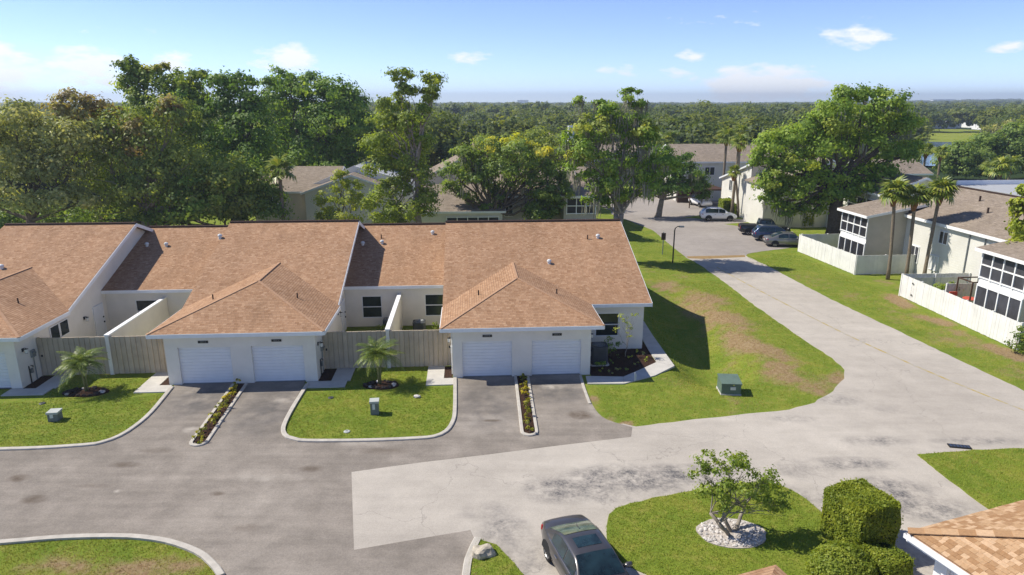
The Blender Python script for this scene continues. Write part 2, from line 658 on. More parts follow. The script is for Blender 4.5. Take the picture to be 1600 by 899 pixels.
# old bleached pavement
STREAK = R(-9)
m = NT('pavement_old')
big = m.ramp(m.noise(.11, 6, .6), [(.3, (.395, .355, .305)), (.7, (.485, .44, .38))])
mid = m.ramp(m.noise(.7, 7, .7), [(.3, .88), (.7, 1.07)])
fin = m.ramp(m.noise(18, 5, .75), [(.3, .86), (.7, 1.1)])
c = m.mix(1, m.mix(1, big, mid, 'MULTIPLY'), fin, 'MULTIPLY')
mpn = m.n('ShaderNodeMapping')
mpn.inputs['Rotation'].default_value = (0, 0, STREAK)
mpn.inputs['Scale'].default_value = (.12, 1.5, 1)
m.l(m.pos(), mpn.inputs['Vector'])
c = m.mix(1, c, m.ramp(m.noise(1.0, 6, .65, mpn.outputs[0]), [(.3, .93), (.7, 1.05)]), 'MULTIPLY')
st = blobs(m, [G(880, 765) + (2.0, 1.3, 1.0), G(975, 752) + (3.0, 1.5, 1.25), G(1070, 742) + (3.0, 1.0, 1.1), G(790, 830) + (1.1, 1.2, .95), G(760, 800) + (1.2, .8, .6), G(950, 775) + (1.4, .6, 1.2), G(820, 875) + (1.6, 1.6, .6),
               G(1255, 735) + (1.4, 1.0, .9), G(1330, 725) + (2.2, .7, .95), G(1395, 770) + (2.2, 1.4, 1.2), G(1450, 795) + (2.0, 1.2, 1.1), G(1370, 690) + (2.0, .6, .7), G(1530, 690) + (2.5, .5, .7),
               G(1240, 655) + (1.4, .5, .6), G(1310, 625) + (1.4, .8, .65), G(1400, 865) + (1.4, 2.2, .7), G(1130, 425) + (3.5, 3.4, .7), G(1390, 640) + (1.6, .6, .4), G(1240, 780) + (1.6, 1.2, .75)])
nz = m.math('MULTIPLY', m.ramp(m.noise(1.3, 10, .78), [(.40, 0), (.58, 1)]), m.ramp(m.noise(9, 6, .8), [(.34, .25), (.60, 1)]))
nz2 = m.ramp(m.noise(.34, 4, .6), [(.3, .25), (.6, 1)])
c = m.mix(m.math('MULTIPLY', m.math('MULTIPLY', st, m.math('MULTIPLY', nz, nz2)), 1.25, clamp=True), c, (.095, .092, .095))
vo = m.n('ShaderNodeTexVoronoi', feature='DISTANCE_TO_EDGE')
vo.inputs['Scale'].default_value = .16
wv = m.n('ShaderNodeVectorMath', operation='ADD')
nn = m.n('ShaderNodeTexNoise')
nn.inputs['Scale'].default_value = .9
nn.inputs['Detail'].default_value = 6
m.l(m.pos(), nn.inputs['Vector'])
sc3 = m.n('ShaderNodeVectorMath', operation='SCALE')
sc3.inputs['Scale'].default_value = 1.6
m.l(nn.outputs['Color'], sc3.inputs[0])
m.l(m.pos(), wv.inputs[0])
m.l(sc3.outputs[0], wv.inputs[1])
m.l(wv.outputs[0], vo.inputs['Vector'])
crk = m.math('LESS_THAN', vo.outputs['Distance'], .0022)
c = m.mix(m.math('MULTIPLY', crk, .32), c, (.14, .13, .12))
m.bump(m.noise(34, 3), .3, .01)
m.base(c, .93, .12)

m = NT('pavement_parking')
c = m.mix(1, m.ramp(m.noise(.12, 5), [(.3, (.27, .24, .215)), (.7, (.35, .315, .285))]), m.ramp(m.noise(1.2, 6, .7), [(.3, .88), (.7, 1.08)]), 'MULTIPLY')
m.base(c, .93, .12)

# lawn: greens, yellowed patches and bare soil from a 'dry' attribute
m = NT('lawn')
a = m.n('ShaderNodeAttribute', attribute_name='dry')
g = m.ramp(m.noise(.55, 6, .65), [(.25, (.105, .165, .018)), (.5, (.165, .215, .026)), (.75, (.25, .25, .042))])
g = m.mix(1, g, m.ramp(m.noise(11, 5, .7), [(.3, .84), (.7, 1.14)]), 'MULTIPLY')
sparse = m.ramp(m.noise(2.2, 5, .7), [(.50, 0), (.78, .55)])
g = m.mix(sparse, g, (.30, .255, .075))
d = m.math('ADD', a.outputs['Fac'], m.math('MULTIPLY', m.math('SUBTRACT', m.noise(1.5, 6, .7), .5), .9))
g = m.mix(m.ramp(d, [(.30, 0), (.62, 1)]), g, m.ramp(m.noise(5, 5, .7), [(.3, (.20, .125, .06)), (.7, (.33, .25, .14))]))
m.bump(m.noise(14, 5, .7), .8, .06)
m.base(g, .95, .1)

m = NT('far_ground')
m.base(m.ramp(m.noise(.01, 6, .6), [(.3, (.022, .04, .016)), (.7, (.05, .075, .022))]), .95, .05)
m = NT('marsh')
m.base(m.ramp(m.noise(.03, 5, .6), [(.3, (.15, .20, .03)), (.6, (.24, .27, .045)), (.75, (.30, .22, .06))]), .95, .05)
m = NT('lake')
m.base((.10, .14, .18), .12, .6)
m = NT('mulch')
m.bump(m.noise(25, 5, .7), 1.0, .05)
m.base(m.ramp(m.noise(12, 5, .7), [(.3, (.018, .011, .008)), (.7, (.085, .045, .03))]), .95, .1)
m = NT('stone_bed')
m.bump(m.noise(18, 4), .8, .04)
m.base(m.ramp(m.noise(9, 4, .6), [(.3, (.30, .26, .22)), (.7, (.58, .53, .48))]), .9, .15)
m = NT('line_yellow')
m.base(m.mix(m.ramp(m.noise(1.2, 6, .75), [(.40, 0), (.60, 1)]), (.37, .35, .315), (.40, .30, .10)), .9, .15)
m = NT('leaf_litter')
m.base(m.ramp(m.noise(3, 6, .7), [(.3, (.23, .14, .06)), (.7, (.33, .24, .12))]), .95, .1)

leafmat('leaf_oak', [(0, (0.087, 0.154, 0.027)), (.35, (0.164, 0.275, 0.046)), (.7, (0.242, 0.358, 0.060)), (1, (0.364, 0.457, 0.091))])
leafmat('leaf_oak_dark', [(0, (0.101, 0.161, 0.036)), (.5, (0.206, 0.297, 0.062)), (1, (0.405, 0.484, 0.108))])
leafmat('leaf_bright', [(0, (0.101, 0.151, 0.026)), (.5, (0.226, 0.310, 0.047)), (1, (0.390, 0.439, 0.079))])
leafmat('leaf_olive', [(0, (0.168, 0.204, 0.053)), (.45, (0.355, 0.420, 0.084)), (.8, (0.522, 0.539, 0.102)), (1, (0.645, 0.589, 0.121))])
leafmat('leaf_red', [(0, (0.229, 0.150, 0.069)), (.5, (0.418, 0.301, 0.122)), (1, (0.480, 0.463, 0.129))])
leafmat('leaf_dusty', [(0, (0.142, 0.172, 0.073)), (.5, (0.286, 0.332, 0.141)), (.85, (0.453, 0.467, 0.233)), (1, (0.714, 0.701, 0.423))])
leafmat('leaf_palm', [(0, (.075, .12, .022)), (.5, (.165, .23, .04)), (1, (.30, .33, .075))], .25, .4)
leafmat('leaf_hedge', [(0, (0.086, 0.135, 0.019)), (.5, (0.211, 0.276, 0.034)), (1, (0.390, 0.419, 0.059))])
leafmat('leaf_yellow', [(0, (.17, .19, .02)), (.5, (.36, .34, .04)), (1, (.52, .46, .08))])
leafmat('leaf_grass', [(0, (.12, .19, .018)), (.4, (.20, .27, .03)), (.7, (.29, .315, .046)), (.85, (.38, .32, .09)), (1, (.40, .31, .16))], .2, .8)
leafmat('leaf_far', [(0, (0.054, 0.086, 0.026)), (.4, (0.116, 0.160, 0.041)), (.75, (0.177, 0.215, 0.056)), (1, (0.254, 0.265, 0.079))])

# ================================================================== ground
def seg_dist(px, py, pts):
    best = np.full(px.shape, 1e9)
    for (ax, ay), (bx, by) in zip(pts[:-1], pts[1:]):
        dx, dy = bx - ax, by - ay
        t = np.clip(((px - ax) * dx + (py - ay) * dy) / (dx * dx + dy * dy + 1e-9), 0, 1)
        best = np.minimum(best, np.hypot(px - ax - t * dx, py - ay - t * dy))
    return best


def patchy(x, y, f=1.0):
    """smooth irregular 0..1 field over the lawns"""
    z = (np.sin(.83 * f * x + 1.7 * np.sin(.57 * f * y + 1)) + np.sin(.71 * f * y + 1.3 * np.sin(.91 * f * x + 2)) + .7 * np.sin(1.9 * f * x + 2.3 * f * y) + .5 * np.sin(3.1 * f * y - 2.2 * f * x + 1))
    return np.clip(.5 + z / 5, 0, 1)


SWALE = [(11.4, 35.9), (11.9, 39.5), (12.2, 44), (12.4, 50), (12.4, 57)]


def hfun(x, y):
    """height of the lawn: flat but for the grassed swale beside the end villa, hills far off"""
    d = seg_dist(x, y, SWALE)
    z = -0.95 * np.exp(-(d / 2.1) ** 2)
    z = z * np.clip((57 - y) / 8, 0, 1) * np.clip((y - 33.6) / 2.4, 0, 1)
    # keep path and road edges level
    z = z * np.clip((x - 8.6) / 1.6, 0, 1) * np.clip((17.2 - x) / 2.5, 0, 1)
    return z


def lawn_grid(x0, x1, y0, y1, st):
    xs = np.arange(x0, x1 + st / 2, st)
    ys = np.arange(y0, y1 + st / 2, st)
    X, Y = np.meshgrid(xs, ys)
    Z = hfun(X, Y)
    V = np.stack([X.ravel(), Y.ravel(), Z.ravel()], 1)
    nx, ny = len(xs), len(ys)
    i = np.arange((nx - 1) * (ny - 1))
    a = (i // (nx - 1)) * nx + i % (nx - 1)
    F = np.stack([a, a + 1, a + nx + 1, a + nx], 1)
    return V, F


V, F = lawn_grid(-75, 85, 2, 124, .6)
me = quads('lawn', V, F, MATS['lawn'], smooth=True)
dry = np.zeros(len(V))
DRY = [([G(1035, 445), G(1110, 470), G(1140, 510), G(1200, 560), G(1250, 590)], 2.1, .72),
                    ([G(1030, 440), G(1090, 460)], 1.2, .6),
                    ([G(1060, 455), G(1120, 500)], 1.3, .7),
                    ([G(1150, 560), G(1300, 600)], 1.1, .5),
                    ([G(1270, 610), G(1310, 590)], .9, .7),
                    ([G(1390, 462), G(1420, 480)], .9, .9), ([G(1440, 495), G(1475, 505)], .8, .9),
                    ([G(1500, 520), G(1590, 560)], .9, .8), ([G(1380, 440), G(1400, 450)], 1.0, .7), ([G(1430, 540), G(1470, 530)], 1.0, .45),
                    ([G(1138, 622), G(1155, 650)], .25, 1.0), ([G(925, 620), G(950, 655), G(985, 667)], .3, .9),
                    ([G(60, 880), G(180, 892), G(300, 885)], .7, .75), ([G(20, 870), G(110, 872)], .5, .4), ([G(220, 868), G(290, 872)], .35, .5), ([G(750, 880), G(745, 899)], .4, .8),
                    ([G(1250, 430), G(1330, 460), G(1420, 500), G(1590, 580)], 2.2, .42), ([G(1000, 560), G(1100, 640), G(1230, 630)], 1.6, .3), ([G(1010, 420), G(1060, 430)], 2.5, .4), ([G(1180, 560), G(1290, 575)], 1.6, .45)]


def dryness(x, y):
    d0 = np.zeros(x.shape)
    for pts, wd, st in DRY:
        d0 = np.maximum(d0, st * np.exp(-(seg_dist(x, y, pts) / wd) ** 2))
    return d0 * (.35 + .95 * patchy(x, y, 1.6))


dry = dryness(V[:, 0], V[:, 1])
at_ = me.attributes.new('dry', 'FLOAT', 'POINT')
at_.data.foreach_set('value', dry.astype(np.float32))
tag(link('ground', me), kind='structure')

# far ground: sheets round the near lawn out to the horizon
mb = MB()
xs = [-9000, -75, 85, 9000]
ys = [-400, 2, 124, 12000]
for i in range(3):
    for j in range(3):
        if i == 1 and j == 1:
            continue
        mb.poly([(xs[i], ys[j], -.02), (xs[i + 1], ys[j], -.02), (xs[i + 1], ys[j + 1], -.02), (xs[i], ys[j + 1], -.02)])
tag(mb.build('far_terrain', MATS['far_ground']), kind='structure')

# ------------------------------------------------------------------ paving
g = lambda *ps: [G(x, y) for x, y in ps]
old = (g((540, 720), (975, 662)) + g((992, 667), (1050, 660), (1100, 654), (1180, 646), (1232, 641), (1272, 630), (1302, 611), (1318, 592), (1320, 578), (1300, 560))
       + g((1250, 527), (1180, 478), (1130, 440), (1095, 415), (1075, 404)) + g((1165, 400), (1200, 416), (1250, 443), (1300, 469), (1400, 516), (1500, 564), (1600, 611), (1750, 680))
       + [(36, 28), (36, 8), (-6, 8)] + g((545, 870)))
sheet('old_pavement', jitter(old, .05, .5), .012, MATS['pavement_old'])
park = g((1075, 405), (1050, 385), (1020, 360), (985, 346), (955, 335)) + [(14, 96), (8, 112), (40, 112), (34, 98.5), (27.5, 93.2)] + g((1060, 342), (1080, 341)) + \
    [(24.5, 88.6), (30.6, 88.3), (30.8, 86.2), (26.5, 84.6), (30.5, 80.3), (33.2, 79.5)] + g((1245, 385), (1225, 389), (1190, 393), (1168, 397), (1165, 401))
sheet('parking_pavement', jitter(park, .04, .6), .010, MATS['pavement_parking'])
sheet('leaf_strip', g((1075, 404), (1100, 405), (1165, 402), (1163, 399), (1120, 400), (1073, 401)), .018, MATS['leaf_litter'])

court = ([(-62, 29.0)] + g((-300, 705), (0, 704), (125, 699)) + catmull(g((125, 699), (160, 694), (190, 683), (215, 667), (240, 645), (272, 606)), .5)[1:] + g((272, 600), (476, 596))
         + catmull(g((476, 600), (457, 632), (443, 660), (439, 676), (447, 686), (465, 691), (500, 692)), .4) + g((580, 691), (650, 688))
         + catmull(g((650, 688), (680, 685), (700, 676), (711, 660), (714, 640)), .4)[1:] + g((713, 592), (713, 588), (908, 583))
         + catmull(g((908, 587), (918, 615), (930, 640), (948, 656), (988, 668)), .4) + g((986, 683), (870, 697), (760, 711), (650, 724), (549, 738), (551, 800), (553, 860), (640, 845), (735, 829))
         + catmull(g((741, 842), (733, 858), (726, 875), (722, 899), (720, 960)), .4) + [(-2.0, 9), (-12, 9)]
         + catmull([(-8.3, 15.5)] + g((356, 905), (345, 886), (325, 868), (300, 855), (265, 844), (225, 838), (180, 836), (100, 838), (0, 846), (-150, 856)), .5) + [(-62, 21)])
sheet('court_asphalt', court, .016, MATS['asphalt_court'])

# yellow centre line of the street
cl = catmull(g((1120, 418), (1165, 443), (1240, 482), (1320, 522), (1400, 559), (1500, 602), (1598, 641), (1700, 680)), 1.0)
mb = MB()
for a, b in zip(cl[:-1], cl[1:]):
    d = (Vector(b) - Vector(a)).normalized()
    n = Vector((-d.y, d.x)) * .07
    mb.poly([(a[0] - n.x, a[1] - n.y, .017), (b[0] - n.x, b[1] - n.y, .017), (b[0] + n.x, b[1] + n.y, .017), (a[0] + n.x, a[1] + n.y, .017)])
tag(mb.build('centre_line', MATS['line_yellow']), kind='structure')


def kerb(pts, wd=.2, h=.09, side=1, name='kerb', closed=False):
    """concrete ribbon kerb along pts, laid on the given side"""
    n = len(pts)
    P = [Vector(p) for p in pts]
    off = []
    for i in range(n):
        a = P[(i - 1) % n] if closed or i else P[i]
        b = P[(i + 1) % n] if closed or i < n - 1 else P[i]
        d = (b - a).normalized()
        off.append(Vector((-d.y, d.x)) * side * wd)
    mb = MB()
    sec = lambda i: [(P[i].x, P[i].y, -.05), (P[i].x, P[i].y, h * .8), (P[i].x + off[i].x * .12, P[i].y + off[i].y * .12, h), (P[i].x + off[i].x, P[i].y + off[i].y, h), (P[i].x + off[i].x, P[i].y + off[i].y, -.05)]
    vs = [q for i in range(n) for q in sec(i)]
    fs = []
    for i in range(n if closed else n - 1):
        j = (i + 1) % n
        for k in range(4):
            f = [i * 5 + k, j * 5 + k, j * 5 + k + 1, i * 5 + k + 1]
            fs.append(f if side < 0 else f[::-1])
    if not closed:
        fs += [[0, 1, 2, 3, 4], [(n - 1) * 5 + k for k in (4, 3, 2, 1, 0)]]
    mb.add(vs, fs)
    return tag(mb.build(name, MATS['kerb_concrete']), kind='structure')


kerb(catmull(g((-260, 706), (0, 705), (125, 699), (160, 694), (190, 683), (215, 667), (240, 645), (272, 606)), .4), side=1)
kerb(catmull(g((477, 602), (457, 634), (443, 660), (439, 676), (447, 686), (465, 691), (500, 692), (580, 691), (650, 688), (680, 685), (700, 676), (711, 660), (714, 640), (714, 592)), .35), side=1)
kerb(catmull(g((741, 842), (733, 858), (726, 875), (722, 899), (718, 940)), .3), side=1, wd=.26)
kerb(catmull(g((352, 899), (345, 888), (325, 868), (300, 855), (265, 844), (225, 838), (180, 836), (100, 838), (0, 846), (-150, 856)), .4), side=1, wd=.24)
kerb(catmull(g((909, 588), (915, 608), (924, 632)), .4), side=-1, wd=.15, h=.06)

# ------------------------------------------------------------------ lawn islands on the old pavement
def island(name, pts, z=.05):
    o = sheet(name, jitter(pts, .04, .25), z, MATS['lawn'], skirt=.08)
    return o


ISL_TREE = catmull(g((1010, 899), (960, 872), (949, 850), (947, 830), (952, 806), (962, 795), (985, 788), (1040, 776), (1090, 766), (1150, 757), (1205, 755), (1240, 769), (1278, 797), (1330, 840), (1400, 900)), .5)[:-1] + g((1405, 940), (1200, 1000), (1080, 980))
island('lawn_island', ISL_TREE)
ISL_ROCK = g((744, 843), (775, 853), (795, 874), (816, 899), (840, 930), (722, 945), (726, 899), (736, 862))
island('lawn_island', ISL_ROCK, .06)
ISL_RIGHT = g((1432, 711), (1520, 705), (1600, 702), (1720, 700)) + [(30, 19)] + g((1640, 840), (1545, 797), (1490, 757))
island('lawn_island', ISL_RIGHT)

# ------------------------------------------------------------------ concrete paths beside the garages, each slab its own piece
def path(label_slabs, name='concrete_path'):
    root = link(name, None)
    tag(root, kind='structure')
    for pts in label_slabs:
        cx = sum(p[0] for p in pts) / len(pts)
        cy = sum(p[1] for p in pts) / len(pts)
        q = [(cx + (p[0] - cx) * .993, cy + (p[1] - cy) * .993) for p in pts]
        mb = MB()
        mb.prism(q, -.05, .055)
        mb.build('slab', MATS['concrete'], root)
    return root


def uvq(u0, v0, u1, v1):
    return [UV(u0, v0), UV(u1, v0), UV(u1, v1), UV(u0, v1)]


for off, gw in ((-15.28, 7.91), (-30.6, 7.7)):
    # right of the two left garages: walk from the apron to the fence gate
    path([uvq(off + gw - .55, -.92, off + gw + 1.6, -.08), uvq(off + gw + .72, -.08, off + gw + 1.75, .9), uvq(off + gw + .72, .9, off + gw + 1.75, 1.74)])
for off in (0, -15.28):
    # left of the garages
    path([uvq(off - 1.45, -1.0, off + .2, -.1), uvq(off - 1.45, -.1, off - .5, .85), uvq(off - 1.45, .85, off - .5, 1.74)])
# path round the bed at the end villa
path([g((918, 601), (915, 589), (974, 590), (975, 601)), g((975, 601), (974, 590), (1000, 579), (1024, 588)), g((1024, 588), (1000, 579), (1026, 567), (1054, 573)),
      g((1054, 573), (1026, 567), (1013, 548), (1036, 548)), g((1036, 548), (1013, 548), (1003, 530), (1019, 524)), g((1019, 524), (1003, 530), (1003, 505), (1006, 503))])


def bed(pts, z=.03, name='mulch_bed', mat='mulch', jit=.03):
    return tag(sheet(name, jitter(pts, jit, .2), z, MATS[mat], kind='structure', skirt=.06))


for off, gw in ((-15.28, 7.91), (-30.6, 7.7)):
    bed(uvq(off + gw + .02, -.06, off + gw + .7, 1.72))
for off in (0, -15.28):
    bed(uvq(off - .48, -.08, off - .02, 1.72))
bed(g((924, 588), (974, 589), (1025, 567), (1003, 532)) + [UV(11.6, 3.9), UV(7.7, 3.9), UV(7.7, 0)])

# planters between the driveways
def planter(c0, c1, wd):
    """rounded strip from the garage front c0 to the round end c1"""
    a, b = Vector(c0), Vector(c1)
    d = (b - a).normalized()
    n = Vector((-d.y, d.x))
    pts = [a + n * wd] + [b - d * wd * .9 + n * wd] + [b - d * wd * .9 + (n * math.cos(t) + d * math.sin(t)) * wd for t in [R(q) for q in (25, 50, 75, 90, 105, 130, 155)]] + [b - d * wd * .9 - n * wd, a - n * wd]
    out = [(p.x, p.y) for p in pts]
    kerb(out, wd=.15, h=.08, side=-1 if True else 1, name='planter_kerb')
    ins = wd - .16
    pts = [a + n * ins, b - d * wd + n * ins, b - d * wd * .6, b - d * wd - n * ins, a - n * ins]
    bed([(p.x, p.y) for p in pts], .035, jit=.01)
    return a, b


PL1 = planter(G(375, 601), G(307, 698), .42)
PL2 = planter(G(815, 588), G(828, 682), .42)

# round stone bed of the small tree
RING = [(7.78 + 1.22 * math.cos(t) * (1 + .04 * math.sin(5 * t)), 21.05 + .88 * math.sin(t)) for t in [2 * math.pi * i / 30 for i in range(30)]]
bed(RING, .075, 'stone_bed', 'stone_bed', .02)

# ================================================================== villa row
K = .36          # roof pitch
ZE = 3.05        # eave height (top of roof)


def wall_holes(mb, p0, du, W_, H_, holes, depth=.12, inward=(0, 1)):
    """wall face from p0 along unit du (x, y), W_ wide and H_ high, with real openings (a0, z0, a1, z1) and reveals"""
    xs = sorted({0, W_} | {h[0] for h in holes} | {h[2] for h in holes})
    zs = sorted({0, H_} | {h[1] for h in holes} | {h[3] for h in holes})
    pt = lambda a, z, d=0: (p0[0] + du[0] * a + inward[0] * d, p0[1] + du[1] * a + inward[1] * d, p0[2] + z)
    for i in range(len(xs) - 1):
        for j in range(len(zs) - 1):
            cx, cz = (xs[i] + xs[i + 1]) / 2, (zs[j] + zs[j + 1]) / 2
            if any(h[0] < cx < h[2] and h[1] < cz < h[3] for h in holes):
                continue
            mb.poly([pt(xs[i], zs[j]), pt(xs[i + 1], zs[j]), pt(xs[i + 1], zs[j + 1]), pt(xs[i], zs[j + 1])])
    for a0, z0, a1, z1 in holes:
        for q in ([(a0, z0), (a0, z1)], [(a0, z1), (a1, z1)], [(a1, z1), (a1, z0)], [(a1, z0), (a0, z0)]):
            mb.poly([pt(*q[0]), pt(*q[1]), pt(*q[1], depth), pt(*q[0], depth)])


def window(parent, p0, du, inn, a0, z0, a1, z1, rows=2, cols=1, depth=.1, glass='glass_dark', frame='white_trim'):
    """sash window in an opening: frame mesh with its panes as sub-parts"""
    du, inn = Vector((du[0], du[1], 0)), Vector((inn[0], inn[1], 0))
    o = Vector(p0)
    P = lambda a, z, d: o + du * a + inn * d + Vector((0, 0, z))
    mb = MB()
    t = .05

    def bar(a, b, c, d_):
        q = [P(a, b, .03), P(c, b, .03), P(c, d_, .03), P(a, d_, .03), P(a, b, depth), P(c, b, depth), P(c, d_, depth), P(a, d_, depth)]
        mb.add(q, [(0, 1, 2, 3), (5, 4, 7, 6), (4, 0, 3, 7), (1, 5, 6, 2), (3, 2, 6, 7), (4, 5, 1, 0)])
    bar(a0, z0, a1, z0 + t)
    bar(a0, z1 - t, a1, z1)
    bar(a0, z0 + t, a0 + t, z1 - t)
    bar(a1 - t, z0 + t, a1, z1 - t)
    iw, ih = (a1 - a0 - 2 * t) / cols, (z1 - z0 - 2 * t) / rows
    for i in range(1, cols):
        bar(a0 + t + iw * i - t / 2, z0 + t, a0 + t + iw * i + t / 2, z1 - t)
    for j in range(1, rows):
        bar(a0 + t, z0 + t + ih * j - t / 2, a1 - t, z0 + t + ih * j + t / 2)
    fr = mb.build('window', MATS[frame], parent)
    for i in range(cols):
        for j in range(rows):
            x0, x1 = a0 + t + iw * i, a0 + t + iw * (i + 1)
            y0, y1 = z0 + t + ih * j, z0 + t + ih * (j + 1)
            d = .075 + .012 * j
            MB().poly([P(x0, y0, d), P(x1, y0, d), P(x1, y1, d), P(x0, y1, d)]).build('pane', MATS[glass], fr)
    return fr


def fascia(mb, p, q, h=.2, wd=.04, out=None):
    """trim board under the roof edge p-q"""
    p, q = Vector(p), Vector(q)
    d = (q - p)
    n = Vector((d.y, -d.x, 0)).normalized() if out is None else Vector((out[0], out[1], 0))
    z = Vector((0, 0, 1))
    a = [p - z * h, q - z * h, q + z * .005, p + z * .005]
    b = [x + n * wd for x in a]
    mb.add(a + b, [(0, 3, 2, 1), (4, 5, 6, 7), (0, 1, 5, 4), (1, 2, 6, 5), (2, 3, 7, 6), (3, 0, 4, 7)])


def text_mesh(txt, size, mat, name='lettering'):
    cu = bpy.data.curves.new('t', 'FONT')
    cu.body = txt
    cu.size = size
    cu.align_x, cu.align_y = 'CENTER', 'CENTER'
    cu.resolution_u = 2
    o = bpy.data.objects.new('t', cu)
    me = bpy.data.meshes.new_from_object(o)
    me.materials.clear()
    me.materials.append(mat)
    bpy.data.objects.remove(o)
    return me


def garage_door(parent, u0, wd, h=2.13, v=.13):
    fr = MB().box(u0 - .03, v + .024, 0, u0 + wd + .03, v + .065, h + .02).build('garage_door', MATS['door_white'], parent)
    n = 4
    sh = h / n
    for i in range(n):
        mb = MB()
        for k in range(3):
            z0 = i * sh + k * sh / 3 + .012
            z1 = z0 + sh / 3 - .02
            mb.add([(u0, v + .006, z0), (u0 + wd, v + .006, z0), (u0 + wd, v, z0 + .02), (u0, v, z0 + .02), (u0, v, z1), (u0 + wd, v, z1), (u0, v + .018, z1 + .008), (u0 + wd, v + .018, z1 + .008), (u0, v + .018, z0 - .012), (u0 + wd, v + .018, z0 - .012)],
                   [(0, 1, 2, 3), (3, 2, 5, 4), (4, 5, 7, 6), (8, 9, 1, 0)])
        mb.build('section', MATS['door_white'], fr)
    MB().box(u0 + .05, v - .03, .0, u0 + wd - .05, v + .02, .05).build('bottom_seal', MATS['metal_grey'], fr)
    return fr


def coach_lamp(parent, p, nrm):
    """black wall lantern"""
    p, n = Vector(p), Vector(nrm)
    s = Vector((-n.y, n.x, 0))
    mb = MB()
    mb.beam(p, p + n * .05, .12, .18)
    mb.tube([p + n * .05 + Vector((0, 0, .06)), p + n * .16 + Vector((0, 0, .12)), p + n * .2 + Vector((0, 0, .08))], .015, 6)
    c = p + n * .2
    mb.tube([c + Vector((0, 0, .08)), c + Vector((0, 0, .05)), c + Vector((0, 0, .045))], [.02, .11, .11], 8)
    mb.tube([c + Vector((0, 0, -.2)), c + Vector((0, 0, -.18))], [.06, .07], 8)
    lamp = mb.build('wall_lamp', MATS['black_paint'], parent)
    MB().tube([c + Vector((0, 0, -.18)), c + Vector((0, 0, .045))], [.065, .09], 8).build('lamp_glass', MATS['lamp_clear'], lamp)
    return lamp


def roof_z(v, ve):
    return ZE + K * (v - ve)


